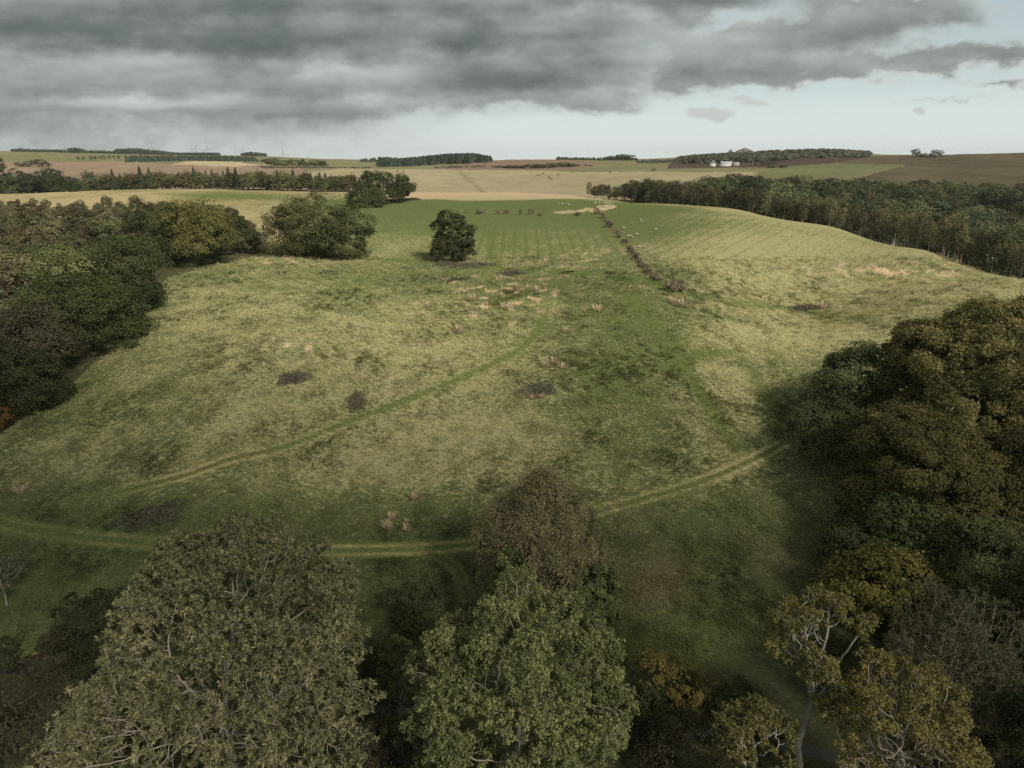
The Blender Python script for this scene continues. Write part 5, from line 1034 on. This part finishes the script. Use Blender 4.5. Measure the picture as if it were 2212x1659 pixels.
mb = MB(); mb.tube([(0,0,-1),(0,0,4),(0,0,8.5)], [.20,.17,.14], 6, (.30,.28,.25)); POLE = mb.mesh('pole', COATS); mb = MB(); mb.box((-1.1,-.08,7.7),(1.1,.08,7.95), (.28,.26,.23)); ARM = mb.mesh('crossarm', COATS)
for Dx, Y, lb in ((1505,1085,'wooden power pole left of the white cottages'),(1625,1050,'pale power pole beside the yellow-tinged tree'),(1806,1010,'power pole in front of the hillside wood, above the bright green field'),(1735,1420,'tiny pole on the flat brown hilltop')):
    x, y, z = pos(Dx, Y); t = thing('power_pole', lb, 'power pole', (x, y, z)); link('pole', POLE, t); link('crossarm', ARM, t)

# low thorn and bramble growth that ties the broken hedge together
def hedge_line(pts, n, wid, label):
    r = np.random.default_rng(55); P = line_on_ground(pts, 14); T = unit(np.gradient(P, axis=0)); k = r.random(n) * (len(P) - 1.01); i = k.astype(int); f = (k - i)[:, None]
    c = P[i] * (1 - f) + P[i + 1] * f; c = c + np.stack([-T[i][:, 1], T[i][:, 0]], 1) * (r.normal(0, wid, n) * (.6 + .8 * vnoise(k / 5, k * 0, 5)))[:, None]; keep = vnoise(k / 3.1, k * 0, 9) > .30; c = c[keep]; m = len(c); kk = k[keep]
    h = (.3 + 1.6 * vnoise(kk / 2.2, kk * 0 + 3, 4) ** 2) * r.random(m); z = height(c[:, 0], c[:, 1]); C = np.stack([c[:, 0], c[:, 1], z + h], 1); d = unit(rnd_dirs(r, m) + np.array((0, 0, .7))); N = unit(np.cross(d, rnd_dirs(r, m)) + np.array((.3, -.4, .6)))
    V, Fq = leaf_quads(C, N, .75, .34, r, d); col = palette(THORN, m, r); pale = (h < .35) & (r.random(m) < .45); col[pale] = palette([(.30,.22,.13),(.42,.32,.2)], int(pale.sum()), r)
    o = P[0]; oz = float(height(o[0], o[1])); V = V - np.array((o[0], o[1], oz)); tag(link('hedge', quad_mesh('hedge', V, Fq, BLADE, col), None, (o[0], o[1], oz)), label, 'hedge')
hedge_line([(1284,448),(1302,470),(1318,492),(1338,512),(1352,528),(1364,546),(1376,562),(1390,580),(1410,602),(1440,620),(1478,632)], 2000, .5, 'gappy overgrown hedge of thorn and bramble running down from the bleached bracken')
# ---------------------------------------------------------------- added cloud blobs, out of view, put there to shade the stream valley
def shade_cloud(cx, cy, cz, rx, ry, rz, seed, n=60):
    r = np.random.default_rng(seed); mb = MB(); U, W_ = 16, 10
    u = np.linspace(0, 2 * np.pi, U, endpoint=False); w = np.linspace(.05, np.pi - .05, W_); uu, ww = np.meshgrid(u, w)
    S = np.stack([np.cos(uu) * np.sin(ww), np.sin(uu) * np.sin(ww), np.cos(ww)], -1).reshape(-1, 3); ii = np.arange(U * W_).reshape(W_, U)
    q = np.stack([ii[:-1], ii[1:], np.roll(ii, -1, 1)[1:], np.roll(ii, -1, 1)[:-1]], -1).reshape(-1, 4)
    for k in range(n):
        a = r.random() * 6.28; d = math.sqrt(r.random()); R0 = r.uniform(.16, .30) * ry * (1.15 - .4 * d)
        c = np.array((cx + math.cos(a) * d * rx, cy + math.sin(a) * d * ry, cz + r.random() * rz * (1 - d * d)))
        V = c + S * R0 * np.array((1, 1, .7)) * (1 + .25 * (fbm(S[:, 0] * 2 + k, S[:, 1] * 2 + S[:, 2] * 2, k, 2)[:, None] - .5)); V[:, 2] = np.maximum(V[:, 2], cz - .04 * rz); mb.add(V, q, (.8, .8, .8))
    o = link('shade_cloud', mb.mesh('shade_cloud', COATS, True)); o['kind'] = 'structure'; return o
def shade_cloud_over(gx_, gy_, z, rx, ry, seed, n):      # an added blob cluster at height z whose shadow centres on ground point (gx_, gy_)
    k = z / tosun.z; return shade_cloud(gx_ + tosun.x * k, gy_ + tosun.y * k, z, rx, ry, 45, seed, n)
shade_cloud_over(-30, 84, 235, 130, 21, 5, 190)
shade_cloud_over(-100, 104, 245, 55, 26, 6, 80)
shade_cloud_over(50, 74, 240, 65, 20, 7, 90)
shade_cloud_over(-72, 64, 242, 46, 17, 8, 60)

# ---------------------------------------------------------------- the air between here and the hills
hm = bpy.data.materials.new('haze'); nt = nodes_of(hm); g = G(nt); pv = g.n('ShaderNodeVolumePrincipled'); pv.inputs['Color'].default_value = (.80, .86, .90, 1); pv.inputs['Density'].default_value = 4.5e-5; pv.inputs['Anisotropy'].default_value = .2
nt.links.new(pv.outputs[0], g.n('ShaderNodeOutputMaterial').inputs['Volume'])
mb = MB(); mb.box((-13200, -300, -45), (13200, 9900, 190)); me = mb.mesh('haze', hm); o = link('haze', me); o['kind'] = 'stuff'
